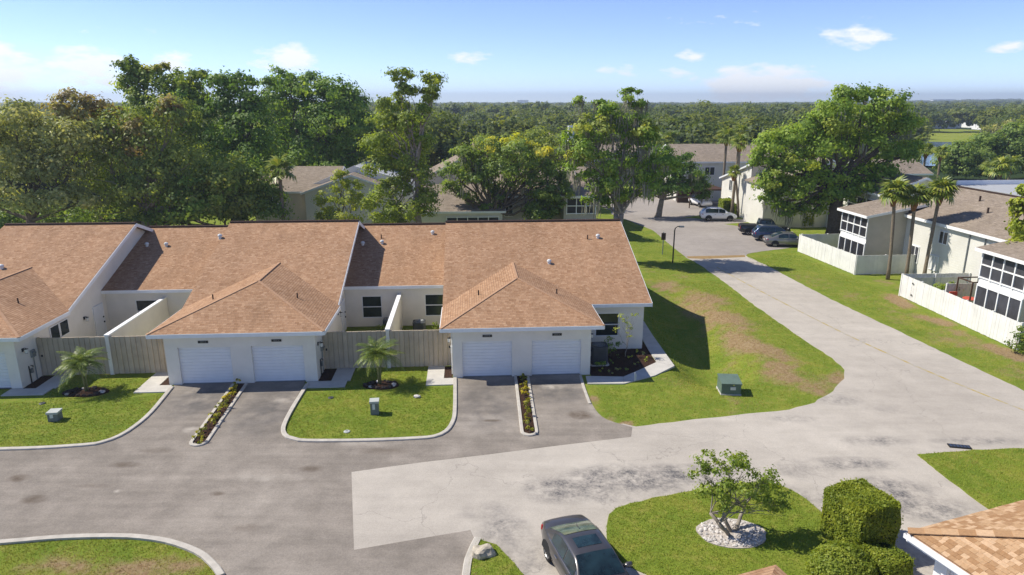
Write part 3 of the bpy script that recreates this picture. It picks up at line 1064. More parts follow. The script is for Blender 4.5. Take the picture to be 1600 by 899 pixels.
def villa(label, ug, gw, ve, vr, uR, plates, low=None, end_u=None, group=None):
    """One villa block. Local frame: x along the row from the garage's left corner, y away from the court.
    low = (u0, eave v, ridge v): recessed lower wing to its left. end_u = right gable wall if it runs past the garage."""
    t = gthing('villa', label, 'house', ug, 0)
    uL, gL, gR = -.62, -.62, gw + .62
    if end_u is None:
        wr = gw
    else:
        wr = end_u
    zr = roof_z(vr, ve)
    vb = vr + (zr - ZE) / K              # back eave
    vw_b = vb - .5                       # back wall
    # ---------------- walls
    m_ = (gw - 2 * 2.74 - 1.1) / 2
    d1, d2 = m_, m_ + 2.74 + 1.1
    mb = MB()
    wall_holes(mb, (0, 0, 0), (1, 0), gw, ZE - .16, [(d1, 0, d1 + 2.74, 2.13), (d2, 0, d2 + 2.74, 2.13)], .2)
    rz = lambda v: roof_z(v, ve) - .15
    if end_u is None:
        # long side wall on the right
        mb.poly([(gw, 0, 0), (gw, vw_b, 0), (gw, vw_b, rz(ve)), (gw, vr, rz(vr)), (gw, ve, rz(ve)), (gw, 0, rz(ve))])
    else:
        fv = ve + .36
        mb.poly([(gw, 0, 0), (gw, fv, 0), (gw, fv, rz(ve)), (gw, 0, rz(ve))])
        wall_holes(mb, (gw, fv, 0), (1, 0), wr - gw, ZE - .13, [(1.0, .85, 2.45, 2.35)], .12)
        mb.poly([(wr, fv, 0), (wr, vw_b, 0), (wr, vw_b, rz(ve)), (wr, vr, rz(vr)), (wr, fv, rz(fv))])
    mb.poly([(0, 0, 0), (0, 0, rz(ve)), (0, ve, rz(ve)), (0, vr, rz(vr)), (0, vw_b, rz(ve)), (0, vw_b, 0)])
    mb.poly([(wr, vw_b, 0), (0, vw_b, 0), (0, vw_b, rz(ve)), (wr, vw_b, rz(ve))])
    wl_ = mb.build('wall', MATS['stucco'], t)
    MB().box(-.01, -.012, 0, gw + .01, vw_b, .001)
    for d in (d1, d2):
        garage_door(t, d, 2.74)
    for d, txt in zip((d1, d2), plates):
        pl = MB().box(d + 1.12, -.04, 2.37, d + 1.64, -.003, 2.5).build('number_plate', MATS['black_paint'], t)
        lt = link('lettering', text_mesh(txt, .11, MATS['metal_grey']), pl)
        lt.location = (d + 1.38, -.043, 2.435)
        lt.rotation_euler = (R(90), 0, 0)
    if end_u is not None:
        window(t, (gw, ve + .36, 0), (1, 0), (0, 1), 1.0, .85, 2.45, 2.35)
    # ---------------- roof: main pitched plane, back slope, hip over the garage
    mb = MB()
    mb.slab([(uL, ve, ZE), (uR, ve, ZE), (uR, vr, zr), (uL, vr, zr)], .12)
    mb.slab([(uL, vr, zr), (uR, vr, zr), (uR, vb, ZE), (uL, vb, ZE)], .12)
    f0 = -.46
    uc = (gL + gR) / 2
    hw = (gR - gL) / 2
    zh = ZE + K * hw
    vhf = f0 + hw
    vhb = ve + hw
    for q in ([(gL, f0, ZE), (gR, f0, ZE), (uc, vhf, zh)], [(gR, f0, ZE), (gR, ve, ZE), (uc, vhb, zh), (uc, vhf, zh)], [(gL, ve, ZE), (gL, f0, ZE), (uc, vhf, zh), (uc, vhb, zh)]):
        mb.slab([(a, b, c + .004) for a, b, c in q], .1)
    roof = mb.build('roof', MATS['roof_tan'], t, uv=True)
    cap = MB()
    for a, b in (((gL, f0, ZE), (uc, vhf, zh)), ((gR, f0, ZE), (uc, vhf, zh)), ((uc, vhf, zh), (uc, vhb, zh))):
        a, b = Vector(a), Vector(b)
        cap.beam(a + Vector((0, 0, .0)), b + Vector((0, 0, .0)), .15, .05)
    cap.build('hip_cap', MATS['hip_tan'], roof)
    MB().beam((uL, vr, zr + .02), (uR, vr, zr + .02), .34, .07).build('ridge_vent', MATS['dark_ridge'], roof)
    tr = MB()
    e = .02
    fascia(tr, (gL, f0, ZE - e), (gR, f0, ZE - e), .2)
    fascia(tr, (gR, f0, ZE - e), (gR, ve, ZE - e), .2)
    fascia(tr, (gL, ve, ZE - e), (gL, f0, ZE - e), .2)
    if uR > gR + .1:
        fascia(tr, (gR, ve, ZE - e), (uR, ve, ZE - e), .2)
    fascia(tr, (uR, ve, ZE - e), (uR, vr, zr - e), .24, out=(1, 0))
    fascia(tr, (uR, vr, zr - e), (uR, vb, ZE - e), .24, out=(1, 0))
    fascia(tr, (uL + .08, vr, zr - .13), (uL + .08, ve, ZE - .13), .2, out=(-1, 0))
    fascia(tr, (uL + .08, vb, ZE - .13), (uL + .08, vr, zr - .13), .2, out=(-1, 0))
    tr.build('fascia', MATS['white_trim'], roof)
    so_ = MB()
    so_.poly([(gL + .03, f0 + .03, ZE - .17), (gL + .03, .0, ZE - .17), (gR - .03, .0, ZE - .17), (gR - .03, f0 + .03, ZE - .17)])
    so_.poly([(gw + .0, 0, ZE - .17), (gw + .0, ve, ZE - .17), (gR - .03, ve, ZE - .17), (gR - .03, 0, ZE - .17)])
    if end_u is not None:
        so_.poly([(gw, ve + .03, ZE - .17), (gw, ve + .36, ZE - .17), (uR - .03, ve + .36, ZE - .17), (uR - .03, ve + .03, ZE - .17)])
    so_.build('soffit', MATS['white_trim'], roof)
    # ---------------- lower wing behind the courtyard
    if low:
        l0, lve, lvr = low
        lz = lambda v: ZE - .1 + K * (v - lve)
        lvb = lvr + (lz(lvr) - ZE + .1) / K
        wv = lve + .42
        mb = MB()
        holes = [(h[0] - l0, h[1], h[2] - l0, h[3]) for h in low_windows[ug]]
        wall_holes(mb, (l0, wv, 0), (1, 0), -l0, lz(lve) - .12, holes, .12)
        mb.build('courtyard_wall', MATS['stucco'], t)
        for h in holes:
            window(t, (l0, wv, 0), (1, 0), (0, 1), h[0], h[1], h[2], h[3])
        mb = MB()
        mb.slab([(l0 + .003, lve, lz(lve)), (-.02, lve, lz(lve)), (-.02, lvr, lz(lvr)), (l0 + .003, lvr, lz(lvr))], .12)
        mb.slab([(l0 + .003, lvr, lz(lvr)), (-.02, lvr, lz(lvr)), (-.02, lvb, lz(lve)), (l0 + .003, lvb, lz(lve))], .12)
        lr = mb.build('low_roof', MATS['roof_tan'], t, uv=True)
        MB().beam((l0 + .01, lvr, lz(lvr) + .02), (-.03, lvr, lz(lvr) + .02), .34, .07).build('ridge_vent', MATS['dark_ridge'], lr)
        tr = MB()
        fascia(tr, (l0 + .003, lve, lz(lve) - .01), (-.02, lve, lz(lve) - .01), .2)
        tr.build('fascia', MATS['white_trim'], lr)
        so_ = MB()
        so_.poly([(l0, lve + .02, lz(lve) - .15), (l0, wv, lz(lve) - .15), (0, wv, lz(lve) - .15), (0, lve + .02, lz(lve) - .15)])
        so_.build('soffit', MATS['white_trim'], lr)
        mb = MB()
        mb.poly([(0, lvb - .4, 0), (l0, lvb - .4, 0), (l0, lvb - .4, lz(lve) - .1), (0, lvb - .4, lz(lve) - .1)])
        mb.build('rear_wall', MATS['stucco'], t)
    return t


low_windows = {0.0: [(-6.28, .6, -4.95, 2.15), (-2.05, .65, -.6, 2.2)], -15.28: [(-5.8, .6, -4.4, 2.15)], -30.6: []}
VILLA_R = villa('end villa with hip roofed double garage, mulch bed and paved path on its right', 0.0, 7.66, 3.6, 13.2, 12.0, ('3937 B', '3937 A'), (-7.365, 9.0, 16.8), 11.62)
VILLA_M = villa('middle villa between two fenced courtyards, double garage with hip roof', -15.28, 7.91, 4.2, 13.9, 7.91 + .5, ('3931 B', '3931 A'), (-7.615, 9.0, 16.8))
VILLA_L = villa('villa at left edge of photo, only one garage door partly in view', -30.6, 7.7, 4.2, 13.9, 7.7 + .5, ('3925 B', '3925 A'), None)


def side_details(t, gw, window_too):
    """entry door, lamps, meters and conduits on a villa's right side wall"""
    x = gw
    dr = MB().box(x - .02, 7.75, .08, x + .05, 8.75, 2.12).build('entry_door', MATS['door_white'], t)
    MB().box(x + .052, 8.66, .9, x + .12, 8.72, 1.0).build('door_handle', MATS['black_paint'], dr)
    MB().box(x + .052, 8.64, 1.25, x + .1, 8.72, 1.33).build('deadbolt', MATS['black_paint'], dr)
    mb = MB()
    mb.box(x, 7.65, .05, x + .07, 7.75, 2.2)
    mb.box(x, 8.75, .05, x + .07, 8.85, 2.2)
    mb.box(x, 7.75, 2.12, x + .07, 8.75, 2.2)
    mb.build('door_frame', MATS['white_trim'], t)
    coach_lamp(t, (x, 6.6, 1.85), (1, 0, 0))
    coach_lamp(t, (x, .55, 2.0), (1, 0, 0))
    mt = MB().box(x, 1.1, 1.35, x + .12, 1.4, 1.75).build('meter_box', MATS['metal_grey'], t)
    MB().tube([(x + .12, 1.25, 1.6), (x + .2, 1.25, 1.6)], .09, 10).build('meter_dial', MATS['metal_grey'], mt)
    MB().tube([(x + .05, 1.25, 1.35), (x + .05, 1.25, .3), (x + .05, 1.25, .02)], .025, 6).build('conduit', MATS['metal_grey'], t)
    MB().box(x, .85, .55, x + .1, 1.0, .8).build('junction_box', MATS['metal_grey'], t)
    MB().tube([(x + .04, .75, 1.0), (x + .04, .75, .02)], .03, 6).build('downpipe', MATS['black_paint'], t)
    MB().tube([(x + .02, .95, .95), (x + .12, .95, .95), (x + .12, .95, .85)], .035, 6).build('hose_bib', MATS['metal_dark'], t)
    if window_too:
        for y0 in (3.1, 4.05):
            fr = MB().box(x, y0 - .04, 1.5, x + .05, y0 + .84, 2.42).build('window', MATS['white_trim'], t)
            MB().box(x + .045, y0 + .02, 1.56, x + .056, y0 + .78, 2.36).build('pane', MATS['glass_dark'], fr)


side_details(VILLA_M, 7.91, False)
side_details(VILLA_L, 7.7, True)
# left face of the end villa's garage
coach_lamp(VILLA_R, (0, 1.0, 1.95), (-1, 0, 0))
MB().box(-.12, .7, 1.2, 0, 1.0, 1.6).build('meter_box', MATS['metal_white'], VILLA_R)
MB().tube([(-.05, .5, 2.6), (-.05, .5, .05)], .03, 6).build('downpipe', MATS['white_paint'], VILLA_R)
coach_lamp(VILLA_R, (7.66, .9, 2.05), (1, 0, 0))
MB().box(7.66, 1.0, .9, 7.80, 1.3, 1.5).build('meter_box', MATS['metal_grey'], VILLA_R)


# ---------------- roof vents and pipes (parts of the roofs they pierce)
def on_plane(px, py, ug, ve, low=False):
    r = ray(px, py)
    t = 20.0
    while t < 90:
        x, y, z = r[0] * t, r[1] * t, CAM_H + r[2] * t
        u, v = toUV(x, y)
        h = ZE - .1 + K * (v - 9.0) if low else ZE + K * (v - ve)
        if z < h:
            return (u - ug, v, h)
        t += .02
    return None


def part_of(t, nm):
    return [c for c in t.children if c.name.split('.')[0] == nm][0]


def dome_vent(roof, p):
    mb = MB()
    mb.tube([(p[0], p[1], p[2] - .1), (p[0], p[1], p[2] + .22)], .1, 10)
    mb.tube([(p[0], p[1], p[2] + .1), (p[0], p[1], p[2] + .15), (p[0], p[1], p[2] + .24), (p[0], p[1], p[2] + .28)], [.13, .155, .12, .04], 12)
    mb.build('vent_cap', MATS['metal_white'], roof, smooth=False)


def pipe(roof, p):
    MB().tube([(p[0], p[1], p[2] - .1), (p[0], p[1], p[2] + .3)], .04, 8).build('vent_pipe', MATS['dark_ridge'], roof)


for px, py in ((934, 372), (858, 412)):
    dome_vent(part_of(VILLA_R, 'roof'), on_plane(px, py, 0, 3.6))
pipe(part_of(VILLA_R, 'roof'), on_plane(918, 374, 0, 3.6))
for px, py in ((567, 383), (597, 381), (676, 366)):
    dome_vent(part_of(VILLA_R, 'low_roof'), on_plane(px, py, 0, 0, True))
pipe(part_of(VILLA_R, 'low_roof'), on_plane(596, 373, 0, 0, True))
for px, py in ((230, 385), (260, 385)):
    dome_vent(part_of(VILLA_M, 'low_roof'), on_plane(px, py, -15.28, 0, True))
dome_vent(part_of(VILLA_M, 'roof'), on_plane(344, 372, -15.28, 4.2))
dome_vent(part_of(VILLA_L, 'roof'), on_plane(3, 420, -30.6, 4.2))
for t, gw in ((VILLA_R, 7.66), (VILLA_M, 7.91), (VILLA_L, 7.7)):
    hw = (gw + 1.24) / 2
    for a in (.33, .30):
        x = gw / 2 + (-1 if a > .31 else 1) * hw * .52
        pipe(part_of(t, 'roof'), (x, 3.3, ZE + K * hw * .48))

# ---------------- tan board fences closing the courtyards
bm_ = MB()
bm_.add([(-.135, -.02, 0), (.135, -.02, 0), (.135, .02, 0), (-.135, .02, 0), (-.105, -.05, 0), (.105, -.05, 0), (-.135, -.02, 2.2), (.135, -.02, 2.2), (.135, .02, 2.2), (-.135, .02, 2.2), (-.105, -.05, 2.2), (.105, -.05, 2.2)],
        [(4, 5, 11, 10), (0, 4, 10, 6), (5, 1, 7, 11), (1, 2, 8, 7), (2, 3, 9, 8), (3, 0, 6, 9), (6, 10, 11, 7, 8, 9)])
TAN_BOARD = bm_.mesh('board', MATS['fence_tan'])


def tan_fence(label, u0, u1, v, gate_left, h=2.2):
    t = gthing('board_fence', label, 'fence', u0, v, 0, 0)
    L_ = u1 - u0
    n = int(round(L_ / .275))
    for i in range(n):
        b = link('board', TAN_BOARD, t, ((i + .5) * L_ / n, random.uniform(-.006, .006), .04 + random.uniform(-.008, .008)))
    mb = MB()
    for z in (.4, 1.2, 1.95):
        mb.box(0, .03, z, L_, .09, z + .09)
    mb.build('rail', MATS['fence_tan'], t)
    for x in (.06, L_ - .06):
        MB().box(x - .05, .03, 0, x + .05, .13, h + .04).build('post', MATS['fence_tan'], t)
    x = 1.05 if gate_left else L_ - 1.05
    MB().box(x - .02, -.075, .0, x + .02, -.045, 2.18).build('gate_edge', MATS['fence_tan'], t)
    MB().box((.12 if gate_left else L_ - .2), -.09, 1.15, (.2 if gate_left else L_ - .12), -.05, 1.27).build('latch', MATS['black_paint'], t)
    return t


tan_fence('tan board fence panel left of courtyard wall, joining the middle villa', -7.33, -3.8, 1.8, True)
tan_fence('tan board fence panel right of courtyard wall, joining the end villa', -3.6, -.04, 1.8, False)
tan_fence('tan board fence panel at the leftmost villa, left of its courtyard wall', -22.86, -19.2, 1.8, True)
tan_fence('tan board fence panel behind left young palm, joining the middle villa', -19.0, -15.32, 1.8, False)


def court_wall(label, u):
    t = gthing('courtyard_divider', label, 'wall', u, 1.72)
    mb = MB()
    mb.box(-.1, 0, 0, .1, 7.66, 2.28)
    mb.build('wall', MATS['stucco'], t)
    MB().box(-.13, -.02, 2.281, .13, 7.66, 2.36).build('coping', MATS['white_paint'], t)
    return t


court_wall('white courtyard divider wall between the end villa and middle villa windows', -3.7)
court_wall('white courtyard divider wall seen from the right beside leftmost villa', -19.1)


def ac_unit(label, u, v, h=.85, wd=.8):
    t = gthing('air_conditioner', label, 'air conditioner', u, v)
    a = wd / 2
    ch = .1
    base = [(-a + ch, -a), (a - ch, -a), (a, -a + ch), (a, a - ch), (a - ch, a), (-a + ch, a), (-a, a - ch), (-a, -a + ch)]
    MB().prism([(x * 1.2, y * 1.2) for x, y in base], 0, .08).build('pad', MATS['concrete'], t)
    body = MB().prism(base, .08, h - .06).build('casing', MATS['metal_dark'], t)
    lv = MB()
    for i in range(9):
        z = .15 + i * (h - .3) / 9
        lv.prism([(x * 1.02, y * 1.02) for x, y in base], z, z + .03)
    lv.build('louvre', MATS['metal_dark'], body)
    MB().prism([(x * 1.04, y * 1.04) for x, y in base], h - .06, h).build('top_rim', MATS['metal_dark'], t)
    fg = MB()
    for r_ in (.1, .2, .3):
        fg.tube([(r_ * wd / .8 * math.cos(q), r_ * wd / .8 * math.sin(q), h + .02) for q in [2 * math.pi * i / 16 for i in range(17)]], .012, 4)
    for i in range(6):
        q = math.pi * i / 6
        fg.beam((-.33 * math.cos(q), -.33 * math.sin(q), h + .02), (.33 * math.cos(q), .33 * math.sin(q), h + .02), .015, .015)
    fg.build('fan_guard', MATS['metal_grey'], t)
    MB().box(-a - .012, -a * .5, h * .45, -a + .0, a * .1, h * .7).build('rating_label', MATS['plate'], t)
    return t


ac_unit('dark air conditioner behind fence, left of courtyard divider wall', -4.35, 8.3)
ac_unit('dark air conditioner behind fence, right of courtyard divider wall', -2.35, 7.7)
ac_unit('tall dark air conditioner beside the end villa garage above the mulch bed', 8.45, 1.7, 1.15, .95)

# ================================================================== vegetation
def cards(C, N, size, ratio=.62, bend=.18):
    """leaf cards: centres C, normals N -> quads"""
    n = len(C)
    N = N / (np.linalg.norm(N, axis=1, keepdims=True) + 1e-9)
    T = rng.normal(size=(n, 3))
    A = np.cross(N, T)
    A /= np.linalg.norm(A, axis=1, keepdims=True) + 1e-9
    B = np.cross(N, A)
    s = (size * rng.uniform(.6, 1.35, n))[:, None]
    up = N * s * bend
    V = np.stack([C + A * s - up, C + B * s * ratio + up * .6, C - A * s - up, C - B * s * ratio + up * .6], 1).reshape(-1, 3)
    F = np.arange(4 * n).reshape(n, 4)
    return V, F


def foliage(lobes, clumps, per, size, spread=.3, tone=None, low=-.45):
    """lobes: (x, y, z, rx, ry, rz). Clumps of leaf cards spread over and in every lobe."""
    Cs, Ns, Rn = [], [], []
    for lb in lobes:
        c, r = np.array(lb[:3]), np.array(lb[3:6])
        k = max(3, int(clumps * (r[0] * r[2]) ** .5 / 2.0))
        d = rng.normal(size=(k * 3, 3))
        d /= np.linalg.norm(d, axis=1, keepdims=True)
        d = d[d[:, 2] > low][:k]
        rad = rng.uniform(.55, 1.06, len(d))[:, None]
        cc = c + d * r * rad
        tn = rng.uniform(0, 1, len(d))
        sg = spread * (r.mean() ** .5) * rng.uniform(.7, 1.4, len(d))
        off = rng.normal(size=(len(d), per, 3)) * sg[:, None, None] * np.array([1, 1, .62])
        P = cc[:, None, :] + off
        nn = d[:, None, :] * .8 + rng.normal(size=(len(d), per, 3)) * .42 + np.array([0, 0, .3]) + off / (sg[:, None, None] + 1e-6) * .45
        Cs.append(P.reshape(-1, 3))
        Ns.append(nn.reshape(-1, 3))
        Rn.append((tn[:, None] * .55 + rng.uniform(0, .45, (len(d), per))).ravel())
    C, N = np.concatenate(Cs), np.concatenate(Ns)
    rn = np.concatenate(Rn)
    V, F = cards(C, N, size)
    return V, F, rn


def bend_path(a, b, wob, n=5):
    a, b = Vector(a), Vector(b)
    L_ = (b - a).length
    out = []
    for i in range(n + 1):
        t = i / n
        p = a.lerp(b, t)
        if 0 < i < n:
            p += Vector((random.uniform(-1, 1), random.uniform(-1, 1), random.uniform(-.3, .8))) * wob * L_
        out.append(p)
    return out


def tree(name, label, base, lobes, leaf, clumps=14, per=42, size=.3, trunk_r=.35, fork=.35, bark='bark', spread=.34, group=None, moss=0, bare=0, extra=None, cat='tree', stems=1):
    """tapered trunk, limbs to each foliage lobe, and a crown of leaf cards"""
    bx, by = base
    if size > .1:
        size, per, clumps, spread = size * .58, int(per * 1.9), int(clumps * 1.3), spread * .85
        extra = [(a, b, int(c * 1.3)) for a, b, c in extra] if extra else None
    t = thing(name, label, cat, (bx, by, 0), 0, group)
    lob = [(x - bx, y - by, z, a, b, c) for x, y, z, a, b, c in lobes]
    cx = sum(l[0] for l in lob) / len(lob)
    cy = sum(l[1] for l in lob) / len(lob)
    top = max(l[2] for l in lob)
    zf = max(.6, top * fork)
    mb = MB()
    forks = []
    for s_ in range(stems):
        f = Vector((cx * .3 + random.uniform(-.2, .2) * stems, cy * .3 + random.uniform(-.2, .2) * stems, zf))
        o = Vector((random.uniform(-.1, .1), random.uniform(-.1, .1), -.1)) * (stems > 1) + Vector((0, 0, -.15))
        pts = bend_path(o, f, .03, 4)
        r0 = trunk_r / stems ** .5
        mb.tube(pts, [r0 * 1.35, r0 * 1.02, r0 * .95, r0 * .88, r0 * .8], 9)
        forks.append(f)
    trunk = mb.build('trunk', MATS[bark], t, smooth=True)
    mb = MB()
    for i, l in enumerate(lob):
        f = forks[i % stems]
        c = Vector((l[0], l[1], l[2] - l[5] * .25))
        start = f.lerp(Vector((cx, cy, max(zf, l[2] * .55))), random.uniform(0, .35))
        r0 = trunk_r / stems ** .5 * random.uniform(.32, .55)
        pts = bend_path(f, c, .07, 5)
        mb.tube(pts, [r0 * q for q in (1, .8, .62, .45, .3, .15)], 6, False)
        for k in range(2 + bare):
            q = pts[random.randint(2, 4)]
            dirv = Vector((random.uniform(-1, 1) * l[3], random.uniform(-1, 1) * l[4], random.uniform(-.2, .9) * l[5])) * (1.0 if k < 2 else 1.15)
            pp = bend_path(q, c + dirv, .1, 4)
            mb.tube(pp, [r0 * .35, r0 * .28, r0 * .2, r0 * .13, r0 * .06], 5, False)
    mb.build('branches', MATS[bark], t, smooth=True)
    V, F, rn = foliage(lob, clumps, per, size, spread)
    link('crown', quads('crown', V, F, MATS[leaf], rn), t)
    if extra:
        for leaf2, lobs2, cl2 in extra:
            V, F, rn = foliage([(x - bx, y - by, z, a, b, c) for x, y, z, a, b, c in lobs2], cl2, per, size, spread)
            link('foliage', quads('foliage', V, F, MATS[leaf2], rn), t)
    if moss:
        mb = MB()
        for i in range(moss):
            l = random.choice(lob)
            p = Vector((l[0] + random.uniform(-.7, .7) * l[3], l[1] + random.uniform(-.7, .7) * l[4] - l[4] * .2, l[2] + random.uniform(-.5, .3) * l[5]))
            ln = random.uniform(.5, 1.6)
            w_ = random.uniform(.02, .06)
            a = random.uniform(0, 3)
            for k in range(6):
                q = p + Vector((random.uniform(-.35, .35), random.uniform(-.35, .35), random.uniform(-.2, .2)))
                mb.tube([q, q + Vector((.05, 0, -ln * .4)), q + Vector((random.uniform(-.1, .1), 0, -ln * random.uniform(.7, 1.1)))], [w_ * .6, w_, .01], 4, False)
        tag(mb.build('spanish_moss', MATS['moss_grey'], t), kind='stuff')
    return t


def lob(Y, *spec):
    """foliage lobes surveyed as (px, py, half width px, half height px[, depth offset m])"""
    out = []
    k = mpp(Y)
    for s in spec:
        dy = s[4] if len(s) > 4 else random.uniform(-.5, .5) * s[2] * k
        p = at(s[0], s[1], Y + dy)
        out.append((p.x, p.y, p.z, s[2] * k, s[2] * k * .9, s[3] * k))
    return out


# ---------------- woodland edge behind the left villas
tree('dusty_tree', 'dull grey green tree with pale leaves at the far left behind leftmost roof', at(40, 330, 60).xy[:], lob(60, (20, 190, 45, 35), (70, 215, 50, 40), (10, 245, 50, 45), (95, 270, 45, 45), (40, 300, 60, 40), (120, 225, 35, 40), (-40, 230, 60, 60), (-60, 300, 60, 50), (110, 315, 50, 30), (60, 262, 40, 35)),
     'leaf_dusty', 15, 44, .27, .45, group=None)
tree('rust_tinged_tree', 'wide olive tree with rust red foliage patches behind leftmost villa ridge', at(215, 330, 64).xy[:],
     lob(64, (150, 235, 40, 40), (195, 205, 45, 40), (240, 230, 50, 45), (285, 260, 50, 40), (175, 285, 50, 40), (240, 295, 60, 40), (310, 300, 60, 35), (355, 280, 40, 35), (200, 325, 60, 25), (340, 325, 60, 25), (215, 250, 50, 45), (270, 180, 40, 30), (375, 320, 35, 30)),
     'leaf_olive', 14, 42, .28, .5, bark='bark_pale', bare=2,
     extra=[('leaf_red', lob(63, (120, 165, 26, 22), (150, 175, 30, 24), (215, 220, 22, 35), (265, 180, 22, 24), (105, 190, 24, 28), (160, 210, 24, 20)), 13), ('leaf_oak', lob(62, (330, 300, 45, 30), (300, 325, 50, 22)), 12)])
tree('tall_sweetgum', 'tallest dark green tree of the left woodland with thin leafy spire', at(240, 330, 76).xy[:],
     lob(76, (200, 105, 16, 12), (215, 118, 14, 14), (200, 140, 14, 22), (245, 120, 26, 18), (275, 130, 28, 20), (300, 150, 30, 25), (250, 160, 40, 30), (300, 190, 40, 35), (225, 180, 35, 35), (265, 220, 45, 40), (320, 230, 40, 40), (190, 190, 20, 25), (310, 120, 14, 10)),
     'leaf_bright', 15, 40, .3, .4, group=None, extra=[('leaf_yellow', lob(75.5, (235, 112, 14, 8), (255, 108, 14, 8)), 5), ('leaf_oak', lob(75, (290, 170, 40, 30), (245, 200, 40, 40)), 12)])
tree('broad_oak', 'green tree with two leafy points between the spire tree and round oak', at(365, 330, 74).xy[:],
     lob(74, (350, 135, 24, 18), (380, 125, 20, 14), (370, 160, 35, 25), (345, 190, 35, 30), (385, 200, 40, 35), (400, 165, 20, 20), (420, 130, 10, 6), (355, 235, 45, 40), (400, 250, 45, 40), (370, 290, 50, 40), (330, 270, 40, 40)),
     'leaf_oak', 15, 42, .3, .45)
tree('round_oak', 'large round dark green oak left of the tall slim tree', at(490, 300, 92).xy[:],
     lob(92, (445, 130, 26, 20), (480, 140, 35, 22), (520, 150, 35, 25), (550, 165, 24, 24), (430, 165, 30, 28), (470, 180, 40, 35), (525, 190, 42, 35), (562, 200, 20, 30), (440, 215, 40, 35), (490, 230, 45, 35), (540, 235, 40, 35), (460, 262, 50, 30), (520, 268, 45, 25), (410, 250, 35, 35), (570, 235, 14, 22)),
     'leaf_oak', 17, 44, .34, .6, group=None)
tree('shade_oak', 'dark shrubby tree mass behind the middle villa ridge', at(400, 330, 66).xy[:],
     lob(66, (385, 290, 40, 35), (420, 310, 40, 30), (350, 325, 50, 25), (405, 335, 50, 20), (300, 335, 50, 16), (385, 330, 30, 20), (240, 338, 50, 14), (170, 340, 55, 16), (100, 340, 55, 18), (30, 340, 55, 18), (-40, 340, 55, 18), (200, 348, 50, 10), (60, 350, 60, 10)), 'leaf_oak_dark', 14, 42, .28, .3)
tree('small_leafy_tree', 'small bright bushy tree in front of the brown roofed apartments', at(535, 345, 66).xy[:],
     lob(66, (530, 288, 18, 18), (520, 310, 26, 20), (545, 318, 22, 20), (512, 335, 24, 14), (540, 340, 28, 12), (557, 300, 12, 16), (535, 272, 10, 8)), 'leaf_bright', 13, 40, .2, .18, spread=.26)
tree('slim_sweetgum', 'tall slim forked light green tree standing alone behind end villa low roof', at(655, 345, 68).xy[:],
     lob(68, (626, 120, 16, 14), (636, 140, 17, 16), (625, 165, 14, 16), (675, 125, 15, 12), (668, 150, 13, 16), (680, 142, 12, 10), (660, 175, 14, 14), (600, 165, 12, 14), (598, 190, 22, 18), (640, 195, 24, 20), (620, 215, 34, 24), (585, 230, 26, 18), (655, 225, 22, 22), (630, 250, 36, 22), (600, 262, 32, 20), (650, 272, 28, 24), (625, 295, 36, 24), (600, 318, 36, 24), (640, 330, 36, 22), (668, 310, 20, 22), (605, 345, 30, 14)),
     'leaf_bright', 16, 44, .235, .32, fork=.5, bark='bark_pale', spread=.32)
tree('spreading_oak', 'low spreading live oak with dark crown behind the end villa roof', at(765, 350, 76).xy[:],
     lob(76, (715, 270, 26, 18), (740, 250, 24, 16), (770, 235, 28, 18), (810, 240, 32, 20), (845, 265, 30, 22), (790, 265, 34, 22), (745, 285, 30, 20), (705, 295, 16, 12), (820, 290, 34, 22), (870, 270, 24, 18), (855, 300, 30, 24), (780, 305, 22, 18), (725, 310, 18, 16), (840, 325, 26, 18), (885, 240, 20, 14), (765, 320, 16, 14), (725, 240, 18, 12), (830, 255, 30, 18), (760, 270, 24, 16), (865, 285, 24, 18)),
     'leaf_oak_dark', 13, 40, .27, .5, fork=.25, bare=2, moss=30, spread=.32, extra=[('leaf_bright', lob(74.5, (850, 315, 24, 18), (870, 325, 22, 16), (880, 305, 16, 14), (845, 335, 26, 12)), 12), ('leaf_olive', lob(76, (800, 225, 30, 12), (850, 240, 30, 14), (770, 228, 18, 10)), 9)])
tree('screening_oak', 'olive green oak behind the spreading oak, hiding the far brown roofs', at(830, 300, 97).xy[:],
     lob(97, (800, 225, 30, 16), (835, 218, 30, 16), (865, 230, 28, 18), (780, 245, 26, 16), (845, 250, 34, 20), (885, 255, 26, 20), (810, 265, 34, 20), (760, 225, 20, 12), (870, 280, 30, 22)), 'leaf_olive', 13, 40, .32, .4, spread=.34)
tree('bend_oak', 'low branched oak hanging over the street bend left of white car', at(1030, 300, 90).xy[:],
     lob(90, (1030, 245, 24, 16), (1060, 255, 24, 16), (1040, 268, 30, 20), (1075, 272, 24, 18), (1010, 255, 22, 18), (1060, 290, 28, 18), (1090, 288, 18, 18), (1098, 305, 10, 14), (1000, 280, 24, 20), (975, 265, 24, 22), (1030, 295, 24, 16)), 'leaf_oak', 13, 40, .3, .4, fork=.3, spread=.34, moss=60, bare=2, bark='bark_pale')
tree('mossy_oak', 'tall mossy live oak just behind the end villa roof at its right end', at(968, 342, 64).xy[:],
     lob(64, (905, 158, 9, 6), (985, 150, 14, 12), (1000, 160, 12, 9), (955, 180, 24, 16), (985, 190, 26, 20), (930, 205, 30, 20), (965, 215, 34, 24), (1000, 225, 30, 24), (920, 240, 34, 24), (955, 255, 38, 26), (1000, 258, 34, 24), (1035, 258, 28, 20), (895, 225, 24, 18), (905, 270, 26, 22), (945, 290, 30, 22), (990, 300, 26, 24), (930, 315, 22, 16), (1015, 285, 24, 20), (935, 160, 10, 7)),
     'leaf_oak', 13, 40, .26, .42, fork=.3, bark='bark_pale', bare=3, moss=110, spread=.3, stems=2,
     extra=[('leaf_olive', lob(63, (915, 195, 18, 14), (945, 200, 18, 14), (1010, 205, 20, 14), (905, 250, 20, 14)), 10)])
